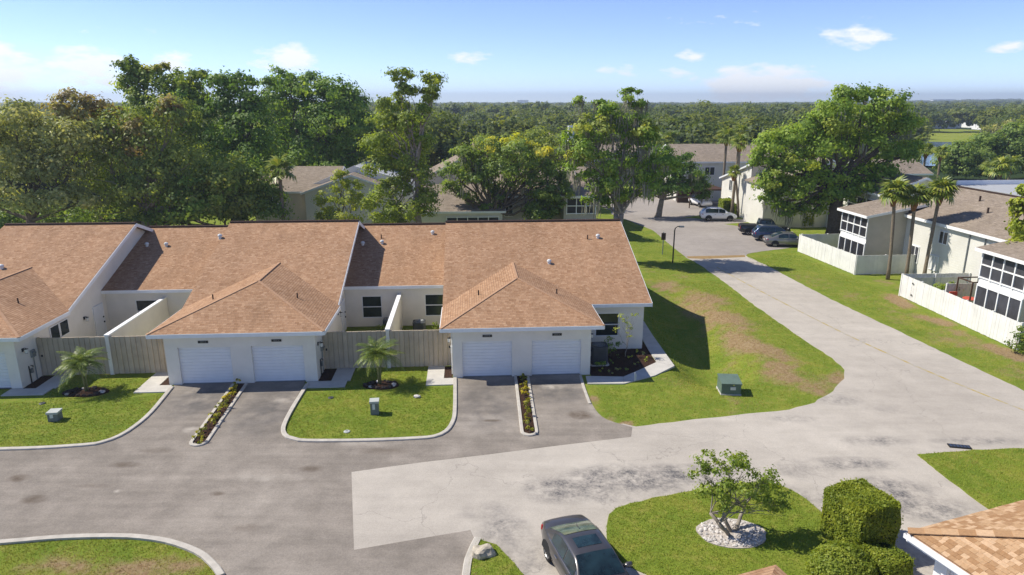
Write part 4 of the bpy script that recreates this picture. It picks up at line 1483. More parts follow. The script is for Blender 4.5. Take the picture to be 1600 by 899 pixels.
tree('street_oak', 'large round oak standing right of the parked cars by white fence', G(1301, 372),
     lob(75.6, (1325, 150, 22, 16), (1355, 150, 26, 16), (1390, 165, 28, 22), (1300, 175, 34, 24), (1340, 185, 36, 26), (1395, 200, 34, 28), (1420, 195, 18, 26), (1270, 200, 22, 22), (1240, 215, 30, 22), (1290, 225, 38, 28), (1350, 230, 40, 28), (1400, 240, 30, 24), (1205, 230, 26, 22), (1190, 255, 22, 22), (1235, 255, 36, 26), (1290, 270, 40, 26), (1350, 270, 40, 26), (1205, 285, 24, 24), (1245, 295, 34, 24), (1300, 305, 36, 24), (1345, 300, 30, 22), (1205, 315, 18, 18), (1225, 330, 20, 14), (1270, 325, 24, 16), (1380, 275, 22, 18), (1428, 235, 10, 18)),
     'leaf_oak', 14, 44, .29, .75, fork=.36, moss=60, spread=.34, bare=1, group=None, extra=[('leaf_bright', lob(74, (1220, 285, 24, 20), (1250, 250, 30, 18), (1310, 200, 26, 16), (1390, 190, 22, 16)), 9)])
tree('edge_tree', 'tree at the right photo edge beside the screened porch', at(1610, 480, 47).xy[:],
     lob(47, (1605, 300, 18, 14), (1595, 320, 14, 14), (1600, 360, 22, 20), (1590, 390, 24, 20), (1600, 420, 24, 22), (1592, 440, 18, 14), (1620, 340, 30, 40), (1625, 400, 36, 50)), 'leaf_bright', 22, 44, .24, .22, spread=.24)
tree('right_wood', 'dense green wood crown on the right beyond the apartment roof', at(1560, 280, 135).xy[:],
     lob(135, (1500, 250, 26, 22), (1540, 240, 34, 24), (1585, 230, 36, 26), (1480, 262, 18, 16), (1520, 268, 30, 16), (1570, 262, 34, 20), (1610, 245, 34, 40), (1540, 220, 24, 12), (1590, 205, 24, 12), (1500, 235, 16, 12)), 'leaf_oak_dark', 16, 44, .42, .6, spread=.4)
tree('bare_mossy_tree', 'pale half bare tree rising above the right hand wood', at(1560, 215, 150).xy[:], lob(150, (1545, 205, 22, 8), (1565, 200, 16, 10), (1580, 190, 10, 8)), 'leaf_dusty', 5, 24, .3, .4, bark='moss_grey', bare=6, moss=50, fork=.6)


# ---------------- shrubs and hedges
def shrub(name, label, base, lobes, leaf, clumps, per, size, spread=.2, group=None, cat='shrub'):
    bx, by = base
    t = thing(name, label, cat, (bx, by, 0), 0, group)
    lob_ = [(x - bx, y - by, z, a, b, c) for x, y, z, a, b, c in lobes]
    mb = MB()
    for l in lob_:
        mb.tube(bend_path((0, 0, -.05), (l[0], l[1], l[2]), .06, 3), [.03, .025, .018, .01], 5, False)
    mb.build('stem', MATS['bark'], t)
    V, F, rn = foliage(lob_, clumps, per, size, spread, low=-.8)
    link('foliage', quads('foliage', V, F, MATS[leaf], rn), t)
    return t


def box_hedge(name, label, loc, rz, sx, sy, h, leaf, n, size, dome=0.0, z0=.05):
    """clipped hedge: twiggy core and a shell of small leaves"""
    t = thing(name, label, 'hedge', (loc[0], loc[1], 0), rz)
    mb = MB()
    if dome:
        prof = [(max(.05, sx * .42 * math.cos(a)), h * (.05 + .8 * math.sin(a))) for a in [R(q) for q in (0, 15, 35, 55, 75, 88)]]
        mb.lathe(prof, 14)
    else:
        mb.box(-sx * .44, -sy * .44, z0, sx * .44, sy * .44, h * .93)
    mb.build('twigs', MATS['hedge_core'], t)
    p = rng.uniform(-1, 1, (n, 3))
    if dome:
        d = rng.normal(size=(n, 3))
        d[:, 2] = np.abs(d[:, 2]) * .9 - .12
        d /= np.linalg.norm(d, axis=1, keepdims=True)
        lump = 1 + .06 * np.sin(7 * d[:, 0] + 2) * np.sin(6 * d[:, 1] + 4 * d[:, 2])
        C = d * np.array([sx / 2, sy / 2, h]) * (rng.uniform(.9, 1.02, n) * lump)[:, None]
        N = d
        keep = C[:, 2] > .02
    else:
        ax = rng.choice(5, n, p=[.19, .19, .19, .19, .24])
        q = p.copy()
        N = np.zeros((n, 3))
        for i, (k, s) in enumerate(((0, -1), (0, 1), (1, -1), (1, 1), (2, 1))):
            sel = ax == i
            q[sel, k] = s * rng.uniform(.9, 1.0, sel.sum())
            N[sel, k] = s
        # rounded vertical edges and lumpy clipping
        e = np.maximum(np.abs(q[:, 0]), np.abs(q[:, 1]))
        r2 = np.hypot(q[:, 0], q[:, 1])
        f = np.where(r2 > 1.33, 1.33 / r2, 1)
        q[:, :2] *= f[:, None]
        edge = (np.abs(q[:, 2]) > .85) & (e > .85)
        q[edge] *= .96
        C = np.stack([q[:, 0] * sx / 2, q[:, 1] * sy / 2, z0 + (q[:, 2] + 1) / 2 * (h - z0)], 1)
        C += N * (.04 * np.sin(C[:, :1] * 5 + C[:, 2:] * 4) + .035 * np.sin(C[:, 1:2] * 6 - C[:, 2:] * 5))
        keep = np.ones(n, bool)
    C, N = C[keep], N[keep]
    stray = rng.uniform(0, 1, len(C)) < .04
    C[stray] += N[stray] * rng.uniform(.03, .12, stray.sum())[:, None]
    N = N + rng.normal(size=N.shape) * .55 + np.array([0, 0, .2])
    V, F = cards(C, N, size)
    tone = .5 + .25 * np.sin(C[:, 0] * 4 + C[:, 1] * 3) * np.sin(C[:, 2] * 4 + 1)
    link('foliage', quads('foliage', V, F, MATS[leaf], np.clip(tone * .6 + rng.uniform(0, .5, len(C)), 0, 1)), t)
    return t


box_hedge('clipped_hedge', 'tall cube clipped hedge on the driveway corner at lower right', (11.95, 20.55), R(20), 1.75, 1.75, 1.95, 'leaf_hedge', 26000, .04)
box_hedge('round_hedge', 'low rounded hedge in front of the cube clipped hedge', (10.75, 18.95), 0, 2.2, 2.0, .95, 'leaf_hedge', 11000, .04, dome=1)
box_hedge('low_hedge', 'small flat topped hedge in the shade right of round hedge', (12.1, 19.0), R(20), 1.1, 1.2, .8, 'leaf_hedge', 5000, .04)

# small multi stemmed tree in the stone ring
tree('garden_tree', 'small multi stemmed tree growing from a white stone ring', (7.78, 21.05),
     [(6.75, 21.4, 2.75, .4, .35, .3), (7.15, 21.2, 2.45, .45, .4, .3), (7.6, 21.0, 2.95, .4, .4, .28), (8.1, 21.2, 2.6, .5, .45, .35), (7.35, 20.8, 2.05, .45, .45, .35), (8.6, 20.9, 2.3, .5, .45, .35), (8.0, 20.7, 2.0, .55, .5, .35), (8.95, 21.2, 1.85, .5, .45, .35), (9.25, 20.9, 1.5, .4, .4, .35), (6.75, 21.0, 1.8, .38, .35, .3), (7.35, 20.9, 1.45, .42, .4, .3), (8.5, 20.7, 1.45, .5, .45, .32), (9.1, 21.0, 1.05, .35, .35, .3), (6.55, 21.2, 2.3, .3, .3, .25)],
     'leaf_bright', 36, 44, .056, .15, fork=.22, bark='bark_pale', bare=4, stems=4, spread=.17)

# yellow green border plants in the driveway planters
def border_plants(ab, n, where):
    a, b = ab
    for i in range(n):
        t = (i + .6) / (n + .3)
        p = a.lerp(b, t)
        h = random.uniform(.3, .44)
        r_ = random.uniform(.2, .29)
        o = shrub('border_plant', 'small yellow green plant in the mulch strip between the ' + where + ' driveways', (p.x + random.uniform(-.05, .05), p.y),
                  [(p.x, p.y, h * .6, r_, r_, h * .5)], 'leaf_yellow', 40, 16, .06, .08, 'border plants of the ' + where + ' driveway strip', 'plant')


border_plants(PL1, 13, 'middle villa')
border_plants(PL2, 13, 'end villa')

# bed beside the end villa
tree('sapling', 'thin young tree with sparse yellowing leaves in the end villa bed', UV(10.2, 2.6), [tuple(UV(10.2 + a, 2.6 + b)) + (z, .3, .3, .3) for a, b, z in ((-.5, 0, 1.7), (0, .2, 2.2), (.4, 0, 1.9), (.2, .1, 1.4), (.5, .2, 2.5), (-.2, 0, 2.5))],
     'leaf_olive', 5, 10, .055, .03, fork=.3, bark='bark_pale', bare=2, spread=.16)
shrub('leafy_shrub', 'leafy green shrub between the tall air conditioner and thin sapling', UV(9.35, 2.6), [tuple(UV(9.35 + a, 2.6 + b)) + (z, .3, .3, .3) for a, b, z in ((0, 0, .5), (-.3, .1, .7), (.25, 0, .75), (0, .2, .9))], 'leaf_oak', 30, 20, .06, .14)
shrub('leafy_shrub', 'low green shrub at the foot of the tall air conditioner', UV(8.55, .95), [tuple(UV(8.55, .95)) + (.35, .35, .3, .3)], 'leaf_oak', 30, 20, .06, .14)
k = 0
for px, py in ((941, 572), (955, 568), (966, 580), (940, 582), (953, 585), (980, 581), (993, 572), (985, 562), (1004, 556), (1012, 565), (966, 561), (995, 552)):
    x, y = G(px, py)
    shrub('groundcover_plant', 'small bronze leaved plant in the dark mulch bed of the end villa', (x, y), [(x, y, .14, .17, .17, .13)], random.choice(['leaf_dusty', 'leaf_olive', 'leaf_oak']), 16, 12, .05, .07, 'small plants in the end villa bed', 'plant')
# courtyard shrubs behind the fence
shrub('courtyard_shrub', 'small green shrub beside the left courtyard air conditioner', UV(-4.9, 7.6), [tuple(UV(-4.9, 7.6)) + (.4, .4, .35, .35)], 'leaf_bright', 26, 18, .07, .13)
shrub('courtyard_shrub', 'small green shrub beside the right courtyard air conditioner', UV(-1.45, 7.6), [tuple(UV(-1.45, 7.6)) + (.45, .35, .35, .4)], 'leaf_bright', 26, 18, .07, .13)
x, y = G(1585, 552)
shrub('roadside_bush', 'green bush at the end of the white fence on the right edge', (x, y), [(x, y, .7, .45, .45, .6), (x + .3, y, 1.1, .4, .4, .5), (x + .6, y - .2, .7, .5, .5, .6), (x + .2, y, 1.5, .3, .3, .3)], 'leaf_bright', 40, 24, .07, .17)
for i, (px, py, wd, h, lab) in enumerate(((1133, 333, 1.9, 1.9, 'left of the two bushes against the white apartment wall'), (1152, 336, 1.8, 1.5, 'middle clipped bush under the leaning palms by white apartment'), (1170, 337, 2.2, 1.7, 'right bush against the white apartment wall beside palms'),
                                         (1252, 352, 3.4, 2.2, 'long clipped hedge against white apartment right of street oak leaves'))):
    x, y = G(px, py)
    box_hedge('wall_bush', lab, (x, y), YAW + R(90), wd, 1.4, h, 'leaf_hedge', 2600, .14)


# ---------------- palms
def fan_leaf(r_, n=13, droop=.35):
    """fan shaped palm leaf on a stalk, tip along +x"""
    V, F = [], []
    V += [(0, -.02, 0), (0, .02, 0), (r_ * .55, .02, .05), (r_ * .55, -.02, .05)]
    F.append((0, 1, 2, 3))
    for i in range(n):
        a = R(-125 + 250 * i / (n - 1))
        c, s = math.cos(a), math.sin(a)
        L_ = r_ * (.62 + .12 * math.cos(a)) * random.uniform(.9, 1.1)
        ox = r_ * .55
        w_ = L_ * .11
        b = len(V)
        V += [(ox, 0, .05), (ox + c * L_ * .55 - s * w_, s * L_ * .55 + c * w_, .09), (ox + c * L_, s * L_, .05 - L_ * droop), (ox + c * L_ * .55 + s * w_, s * L_ * .55 - c * w_, .09)]
        F.append((b, b + 1, b + 2, b + 3))
    return quads('frond', np.array(V), np.array(F), MATS['leaf_palm'], rng.uniform(.2, 1, len(F)))


def plume_leaf(L_, arch=.9, n=24, wd=.26):
    """feather palm frond arching out along +x"""
    V, F = [], []
    P = []
    for i in range(n + 1):
        t = i / n
        P.append(Vector((L_ * (t - .12 * t * t), 0, L_ * (arch * t * .75 - arch * 1.05 * t * t))))
    for i in range(n):
        a, b = P[i], P[i + 1]
        o = len(V)
        h = .012
        V += [(a.x, -h, a.z), (b.x, -h, b.z), (b.x, h, b.z), (a.x, h, a.z)]
        F.append((o, o + 1, o + 2, o + 3))
        if i > 1:
            for s in (-1, 1):
                ln = L_ * wd * math.sin(math.pi * (.12 + .83 * i / n)) * random.uniform(.85, 1.1)
                d = (b - a).normalized()
                tip = a + d * ln * .62 + Vector((0, s * ln * .8, -ln * .32))
                mid = a + d * ln * .28 + Vector((0, s * ln * .42, ln * .06))
                o = len(V)
                wv = d * (L_ * .013)
                V += [tuple(a), tuple(mid - wv), tuple(tip), tuple(mid + wv)]
                F.append((o, o + 1, o + 2, o + 3))
    return quads('frond', np.array(V), np.array(F), MATS['leaf_palm'], rng.uniform(.1, .9, len(F)))


FANS = [fan_leaf(1.0), fan_leaf(1.0, 12, .55), fan_leaf(1.0, 14, .2)]
PLUMES = [plume_leaf(1.0), plume_leaf(1.0, 1.1), plume_leaf(1.0, .75)]


def cabbage_palm(label, base, h, lean, r_=.2, crown=1.0, n=24, boots=True, group=None):
    t = thing('cabbage_palm', label, 'palm', (base[0], base[1], 0), 0, group)
    top = Vector((lean[0], lean[1], h))
    pts = [Vector((top.x * q ** 1.6, top.y * q ** 1.6, h * q)) for q in (0, .15, .3, .45, .6, .75, .9, 1)]
    pts[0].z = -.2
    MB().tube(pts, [r_ * q for q in (1.25, 1.0, .95, .9, .95, .9, .95, 1.05)], 10).build('trunk', MATS['palm_trunk'], t, smooth=True)
    if boots:
        q = top - Vector((0, 0, .1))
        MB().tube([q - Vector((0, 0, 1.1)), q - Vector((0, 0, .6)), q], [r_ * 1.1, r_ * 1.9, r_ * 1.5], 9).build('boot_collar', MATS['palm_boot'], t)
    for i in range(n):
        a = i * 2.399 + random.uniform(-.2, .2)
        e = R(70 - 115 * (i / n) + random.uniform(-8, 8))
        f = link('frond', FANS[i % 3], t, tuple(top))
        f.rotation_euler = (random.uniform(-.3, .3), -e, a)
        s = crown * random.uniform(.85, 1.1)
        f.scale = (s, s, s)
    return t


def feather_palm(label, base, h, stems, crown, n=9):
    t = thing('young_palm', label, 'palm', (base[0], base[1], .03), 0)
    for k in range(stems):
        a = 2 * math.pi * k / stems + .5
        top = Vector((.16 * math.cos(a), .16 * math.sin(a), h * random.uniform(.9, 1.1)))
        MB().tube([Vector((.06 * math.cos(a), .06 * math.sin(a), -.1)), top * .5, top], [.05, .04, .035], 7).build('stem', MATS['palm_stem_green'], t, smooth=True)
        for i in range(n):
            b = i * 2.399 + k * 1.1
            e = R(66 - 78 * i / n)
            f = link('frond', PLUMES[(i + k) % 3], t, tuple(top))
            f.rotation_euler = (random.uniform(-.25, .25), -e, b)
            s = crown * random.uniform(.8, 1.1)
            f.scale = (s, s, s)
    return t


def rock_mesh(n=10, seed=0):
    rr = random.Random(seed)
    bm = bmesh.new()
    bmesh.ops.create_icosphere(bm, subdivisions=1, radius=1)
    for v in bm.verts:
        v.co *= rr.uniform(.75, 1.15)
        v.co.z *= .7
    me = bpy.data.meshes.new('rock')
    bm.to_mesh(me)
    bm.free()
    return me


PALM_L, PALM_M = G(133, 614), G(595, 603)
for (x, y), wd in ((PALM_L, 1.2), (PALM_M, .98)):
    bed([(x + wd * math.cos(a) * 1.0, y + .62 * math.sin(a) + .05) for a in [2 * math.pi * i / 18 for i in range(18)]], .04)
feather_palm('young feather palm in a dark rock ring on the left lawn', (PALM_L[0] - .05, PALM_L[1] + .2), 1.3, 3, 1.45, 15)
feather_palm('young feather palm in a dark rock ring on the middle lawn', (PALM_M[0] - .1, PALM_M[1] + .2), 1.35, 3, 1.5, 15)
RK = []
for i in range(4):
    me = rock_mesh(seed=i)
    me.materials.append(MATS['lava_rock'])
    RK.append(me)
WR = []
for i in range(4):
    me = rock_mesh(seed=20 + i)
    me.materials.append(MATS['white_rock'])
    WR.append(me)
for (x, y), wd, nm in ((PALM_L, 1.1, 'left'), (PALM_M, .9, 'middle')):
    for i in range(22):
        a = 2 * math.pi * i / 22 + random.uniform(-.1, .1)
        s = random.uniform(.09, .17)
        q = random.uniform(.7, 1.0)
        o = link('rock', RK[i % 4] if i % 7 else WR[i % 4], None, (x + wd * q * math.cos(a), y + .05 + .52 * q * math.sin(a), .06), random.uniform(0, 6))
        o.scale = (s, s, s)
        tag(o, 'one of the dark rough rocks ringing the young palm on the ' + nm + ' lawn' if i % 7 else 'one of the pale rocks in the dark ring round the ' + nm + ' young palm', 'rock', 'rocks round the ' + nm + ' young palm' if i % 7 else 'pale rocks round the ' + nm + ' young palm')
for i in range(230):
    a, q = random.uniform(0, 6.283), random.uniform(.05, 1) ** .5
    s = random.uniform(.035, .085)
    o = link('white_stone', WR[i % 4], None, (7.78 + 1.15 * q * math.cos(a), 21.05 + .83 * q * math.sin(a), .085), random.uniform(0, 6))
    o.scale = (s, s, s * .8)
    tag(o, 'one of the white stones heaped round the small multi stemmed tree', 'stone', 'white stones in the tree ring')

cabbage_palm('leftmost of three tall palms by the white fence, standing clear of it', G(1387, 437), 7.5, (-.45, .1), .145, 1.2, 28)
cabbage_palm('middle of three tall palms between the two white fences', UV(38.6, 19.4), 7.1, (-.2, .1), .15, 1.2, 28)
cabbage_palm('rightmost of three tall palms, its crown over the apartment roof', UV(39.5, 18.4), 7.7, (.35, .2), .15, 1.2, 28)
cabbage_palm('tall straight palm in front of the white apartment block', G(1143, 337), 9.6, (.25, 0), .2, 1.3, 18)
cabbage_palm('leaning slender palm in front of the white apartment block', G(1153, 340), 6.0, (-1.0, 0), .17, .9, 16)
cabbage_palm('palm rising behind the white apartment roof, left of straight palm', at(1128, 310, 104).xy[:], 9.6, (0, 0), .2, 1.5, 18)
cabbage_palm('second palm rising behind the straight palm at white apartment', at(1149, 315, 100).xy[:], 10.6, (0, 0), .18, 1.2, 16)
for i, (px, py, Y, ct, cr) in enumerate(((436, 268, 66, 'shaggy palm at the left end of brown roofed apartments', 1.5), (672, 228, 115, 'left palm of far pair near distant gable roof', 1.7), (688, 222, 118, 'right palm of far pair near distant gable roof', 1.7),
                                     (755, 222, 122, 'far palm behind the distant gable roof', 1.6), (740, 262, 84, 'palm showing over the spreading oak on its left', 1.4), (1024, 222, 118, 'left far palm right of the mossy oak crown', 1.6), (1045, 220, 120, 'right far palm beyond the mossy oak crown', 1.6),
                                     (1447, 236, 110, 'slender palm near the pond right of the street oak', 1.3), (1472, 240, 105, 'slender palm above the small brown roofs', 1.3), (1441, 218, 170, 'lone palm on the marsh edge', 1.5),
                                     (1562, 262, 92, 'bright palm at the right behind apartment ridge', 1.5), (1580, 258, 96, 'second bright palm at the right behind apartment ridge', 1.5), (1548, 262, 100, 'third bright palm left of the bright pair on the right', 1.4))):
    p = at(px, py, Y)
    cabbage_palm(ct, (p.x, p.y), p.z, (random.uniform(-.3, .3), 0), .18, cr, 18, boots=i > 6)

# ================================================================== apartments and far houses
def gable_roof(mb, u0, u1, v0, v1, ze, k, axis, oh=.35, th=.14):
    """two slabs; axis 'u' = ridge along u"""
    u0, u1, v0, v1 = u0 - oh, u1 + oh, v0 - oh, v1 + oh
    if axis == 'u':
        vm = (v0 + v1) / 2
        zr = ze + k * (vm - v0)
        mb.slab([(u0, v0, ze), (u1, v0, ze), (u1, vm, zr), (u0, vm, zr)], th)
        mb.slab([(u0, vm, zr), (u1, vm, zr), (u1, v1, ze), (u0, v1, ze)], th)
        return [((u0, v0, ze), (u1, v0, ze)), ((u1, v0, ze), (u1, vm, zr)), ((u1, vm, zr), (u1, v1, ze)), ((u0, vm, zr), (u0, v0, ze)), ((u0, v1, ze), (u0, vm, zr))]
    um = (u0 + u1) / 2
    zr = ze + k * (um - u0)
    mb.slab([(u0, v1, ze), (u0, v0, ze), (um, v0, zr), (um, v1, zr)], th)
    mb.slab([(um, v1, zr), (um, v0, zr), (u1, v0, ze), (u1, v1, ze)], th)
    return [((u0, v1, ze), (u0, v0, ze)), ((u0, v0, ze), (um, v0, zr)), ((um, v0, zr), (u1, v0, ze)), ((u1, v0, ze), (u1, v1, ze))]


def gable_walls(mb, u0, u1, v0, v1, ze, k, axis, oh=.35, z0=0):
    if axis == 'u':
        vm = (v0 + v1) / 2
        zr = ze + k * (vm - v0)
        ends = [(v0, z0), (v1, z0), (v1, ze), (vm, zr), (v0, ze)]
        mb.poly([(u1, a, b) for a, b in ends])
        mb.poly([(u0, a, b) for a, b in ends[::-1]])
        mb.poly([(u0, v0, z0), (u1, v0, z0), (u1, v0, ze), (u0, v0, ze)])
        mb.poly([(u1, v1, z0), (u0, v1, z0), (u0, v1, ze), (u1, v1, ze)])
    else:
        um = (u0 + u1) / 2
        zr = ze + k * (um - u0)
        ends = [(u0, z0), (u1, z0), (u1, ze), (um, zr), (u0, ze)]
        mb.poly([(a, v0, b) for a, b in ends])
        mb.poly([(a, v1, b) for a, b in ends[::-1]])
        mb.poly([(u1, v0, z0), (u1, v1, z0), (u1, v1, ze), (u1, v0, ze)])
        mb.poly([(u0, v1, z0), (u0, v0, z0), (u0, v0, ze), (u0, v1, ze)])


def box_window(t, face, a, z, wd=1.0, h=1.2, c=0.0, cols=1, glass='glass_dark', frame='white_trim', nm='window'):
    """framed window standing 6 cm proud of a wall. face: 'u-' | 'u+' | 'v-' with the wall at c"""
    fr = MB()
    tk = .07

    def bx(mb, a0, z0, a1, z1, d0, d1):
        if face == 'v-':
            mb.box(a0, c - d1, z0, a1, c - d0, z1)
        elif face == 'u-':
            mb.box(c - d1, a0, z0, c - d0, a1, z1)
        else:
            mb.box(c + d0, a0, z0, c + d1, a1, z1)
    bx(fr, a, z, a + wd, z + tk, 0, .07)
    bx(fr, a, z + h - tk, a + wd, z + h, 0, .07)
    bx(fr, a, z + tk, a + tk, z + h - tk, 0, .07)
    bx(fr, a + wd - tk, z + tk, a + wd, z + h - tk, 0, .07)
    iw = (wd - 2 * tk) / cols
    for i in range(1, cols):
        bx(fr, a + tk + iw * i - tk / 2, z + tk, a + tk + iw * i + tk / 2, z + h - tk, 0, .06)
    f = fr.build(nm, MATS[frame], t)
    for i in range(cols):
        p = MB()
        bx(p, a + tk + iw * i + .005, z + tk, a + tk + iw * (i + 1) - .005, z + h - tk, .005, .03)
        p.build('pane', MATS[glass], f)
    return f


def screen_porch(t, face, c, a0, a1, zs, cols, glass='screen', depth=.1):
    """white posts and rails with dark insect screens between them"""
    fr = MB()

    def bx(mb, p0, z0, p1, z1, d0=-.0, d1=.09):
        if face == 'u-':
            mb.box(c - d1, p0, z0, c - d0, p1, z1)
        elif face == 'v-':
            mb.box(p0, c - d1, z0, p1, c - d0, z1)
        else:
            mb.box(c + d0, p0, z0, c + d1, p1, z1)
    w_ = (a1 - a0) / cols
    for z0, z1, rows in zs:
        for i in range(cols + 1):
            bx(fr, a0 + w_ * i - .045, z0 - .1, a0 + w_ * i + .045, z1 + .1)
        hh = (z1 - z0) / rows
        for j in range(rows + 1):
            bx(fr, a0 + .045, z0 + hh * j - .045, a1 - .045, z0 + hh * j + .045, 0, .08)
    f = fr.build('porch_frame', MATS['white_paint'], t)
    for z0, z1, rows in zs:
        hh = (z1 - z0) / rows
        for i in range(cols):
            for j in range(rows):
                p = MB()
                bx(p, a0 + w_ * i + .045, z0 + hh * j + .045, a0 + w_ * (i + 1) - .045, z0 + hh * (j + 1) - .045, .005, .02)
                p.build('screen', MATS[glass], f)
    return f


def trims(roof, edges, h=.24):
    mb = MB()
    for p, q in edges:
        fascia(mb, (p[0], p[1], p[2] - .02), (q[0], q[1], q[2] - .02), h, .04)
    mb.build('fascia', MATS['white_trim'], roof)


# ---- two storey apartment block along the street on the right (street grid: wall at u 40.5)
A = gthing('apartment_block', 'two storey white sided apartment block with grey brown roof behind the three palms', 'apartment block', 0, 0)
mb = MB()
gable_walls(mb, 40.5, 51.9, 0, 26, 5.05, K, 'v')
mb.build('wall', MATS['siding_white'], A)
mb = MB()
ed = gable_roof(mb, 40.5, 51.9, 0, 26, 5.05, K, 'v')
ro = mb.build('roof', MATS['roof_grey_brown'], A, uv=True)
trims(ro, ed)
MB().beam((46.2, 0, 7.25), (46.2, 26, 7.25), .35, .08).build('ridge_vent', MATS['dark_ridge'], ro)
for i, (v0, v1) in enumerate(((23.2, 27.6), (5.0, 9.1))):
    # porch towers
    mb = MB()
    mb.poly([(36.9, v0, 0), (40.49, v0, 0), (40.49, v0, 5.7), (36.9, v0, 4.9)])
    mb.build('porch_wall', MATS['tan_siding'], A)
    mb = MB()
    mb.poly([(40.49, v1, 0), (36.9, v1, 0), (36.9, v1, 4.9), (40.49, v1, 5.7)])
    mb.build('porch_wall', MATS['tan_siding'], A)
    for z0_, z1_ in ((2.35, 2.85), (4.7, 4.9), (0, .3)):
        MB().box(36.92, v0 + .01, z0_, 36.98, v1 - .01, z1_).build('porch_band', MATS['white_paint'], A)
    MB().box(36.99, v0 + .02, .0, 37.02, v1 - .02, 4.9).build('porch_interior', MATS['screen'], A)
    cols = 4
    screen_porch(A, 'u-', 36.92, v0 + .05, v1 - .05, [(.35, 2.3, 1), (2.9, 4.7, 2)], cols, 'screen' if i == 0 else 'screen_grey')
    mb = MB()
    mb.slab([(36.5, v1 + .3, 4.95), (36.5, v0 - .3, 4.95), (42.0, v0 - .3, 6.0), (42.0, v1 + .3, 6.0)], .14)
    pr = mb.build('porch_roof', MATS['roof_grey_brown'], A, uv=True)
    trims(pr, [((36.5, v1 + .3, 4.95), (36.5, v0 - .3, 4.95)), ((36.5, v0 - .3, 4.95), (42.0, v0 - .3, 6.0))], .22)
for v, z, h, gl in ((20.9, 1.0, 1.5, 'screen_grey'), (17.6, 3.3, 1.1, 'glass_dark'), (18.3, .9, 1.3, 'lamp_clear'), (11.6, 3.3, 1.3, 'glass_dark'), (11.3, .9, 1.3, 'lamp_clear')):
    box_window(A, 'u-', v, z, 1.1, h, 40.5, 2, gl)
for v in (15.2, 13.5):
    MB().tube([(40.43, v, 4.85), (40.43, v, .05)], .05, 6).build('downpipe', MATS['metal_grey'], A)
MB().box(40.3, 16.6, .5, 40.5, 16.9, .95).build('meter_box', MATS['metal_grey'], A)
for v, u in ((17, 43), (8, 43.5), (20, 44.5)):
    MB().tube([(u, v, 5 + K * (u - 40.15)), (u, v, 5.5 + K * (u - 40.15))], .08, 8).build('vent_pipe', MATS['dark_ridge'], ro)

# ---- its flat grey annexe behind, and neighbours
t = gthing('flat_roof_building', 'low building with pale flat roof behind the apartment ridge at right', 'building', 53, 20)
MB().box(0, 0, 0, 16, 14, 6.2).build('wall', MATS['stucco'], t)
MB().box(-.2, -.2, 6.201, 16.2, 14.2, 6.3).build('roof', MATS['roof_flat_grey'], t)
MB().box(-.25, -.25, 6.1, 16.25, -.15, 6.75).box(-.25, 14.15, 6.1, 16.25, 14.25, 6.75).box(16.15, -.15, 6.1, 16.25, 14.15, 6.75).build('parapet', MATS['white_trim'], t)


def far_block(label, u, v, wd, dp, ze, axis, wallm='siding_white', roofm='roof_grey_brown', rz=0.0, k=K, wins=(), porch=None, name='apartment_house'):
    t = gthing(name, label, 'apartment house', u, v, 0, rz)
    mb = MB()
    gable_walls(mb, 0, wd, 0, dp, ze, k, axis)
    mb.build('wall', MATS[wallm], t)
    mb = MB()
    ed = gable_roof(mb, 0, wd, 0, dp, ze, k, axis)
    r_ = mb.build('roof', MATS[roofm], t, uv=True)
    trims(r_, ed, .22)
    for face, a, z, w_, h, c in wins:
        box_window(t, face, a, z, w_, h, c, 2)
    if porch:
        for pa in porch:
            screen_porch(t, *pa)
    return t


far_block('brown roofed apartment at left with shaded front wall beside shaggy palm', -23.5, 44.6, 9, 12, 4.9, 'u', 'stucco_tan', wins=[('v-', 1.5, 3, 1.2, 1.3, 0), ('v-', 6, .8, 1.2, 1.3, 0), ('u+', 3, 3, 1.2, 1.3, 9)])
far_block('apartment with raised white gable behind the small leafy tree', -17.4, 43.2, 10.5, 14, 4.9, 'v', 'stucco', wins=[('v-', 1.5, 1.2, 1.2, 1.4, 0), ('v-', 7.5, 1.2, 1.2, 1.4, 0)])
t = gthing('raised_parapet_building', 'white stepped gable wall rising over the brown roofs left of slim tree', 'building', -17.6, 46)
MB().poly([(0, 0, 0), (12.5, 0, 0), (12.5, 0, 5.6), (5.4, 0, 7.6), (0, 0, 5.3)]).poly([(12.5, .25, 0), (0, .25, 0), (0, .25, 5.3), (5.4, .25, 7.6), (12.5, .25, 5.6)]).poly([(0, 0, 5.3), (5.4, 0, 7.6), (5.4, .25, 7.6), (0, .25, 5.3)]).poly([(5.4, 0, 7.6), (12.5, 0, 5.6), (12.5, .25, 5.6), (5.4, .25, 7.6)]).poly([(12.5, 0, 0), (12.5, .25, 0), (12.5, .25, 5.6), (12.5, 0, 5.6)]).build('wall', MATS['white_paint'], t)
MB().slab([(.3, .3, 5.2), (5.4, .3, 7.4), (5.4, 9, 7.4), (.3, 9, 5.2)], .12).slab([(5.4, .3, 7.4), (12.3, .3, 5.5), (12.3, 9, 5.5), (5.4, 9, 7.4)], .12).build('roof', MATS['roof_flat_grey'], t)
far_block('low apartment with dark screened porch behind the end villa ridge', -4.6, 40.2, 9.4, 12, 3.1, 'u', 'siding_white', porch=[('v-', -.03, 3.2, 9, [(.4, 2.4, 1)], 5)])
far_block('white curved wall apartment wing behind slim tree', -4.6, 49.0, 9, 10, 5.6, 'v', 'siding_white', k=.5, wins=[('v-', 2.5, 3.6, .9, .6, 0)])
far_block('tan walled apartment half hidden behind the spreading oak', 4.3, 41.5, 9.2, 12, 4.6, 'u', 'tan_siding', wins=[('v-', .8, 2.2, 1.0, 1.4, 0), ('v-', 4.4, 2.4, .1, 2.0, 0)])
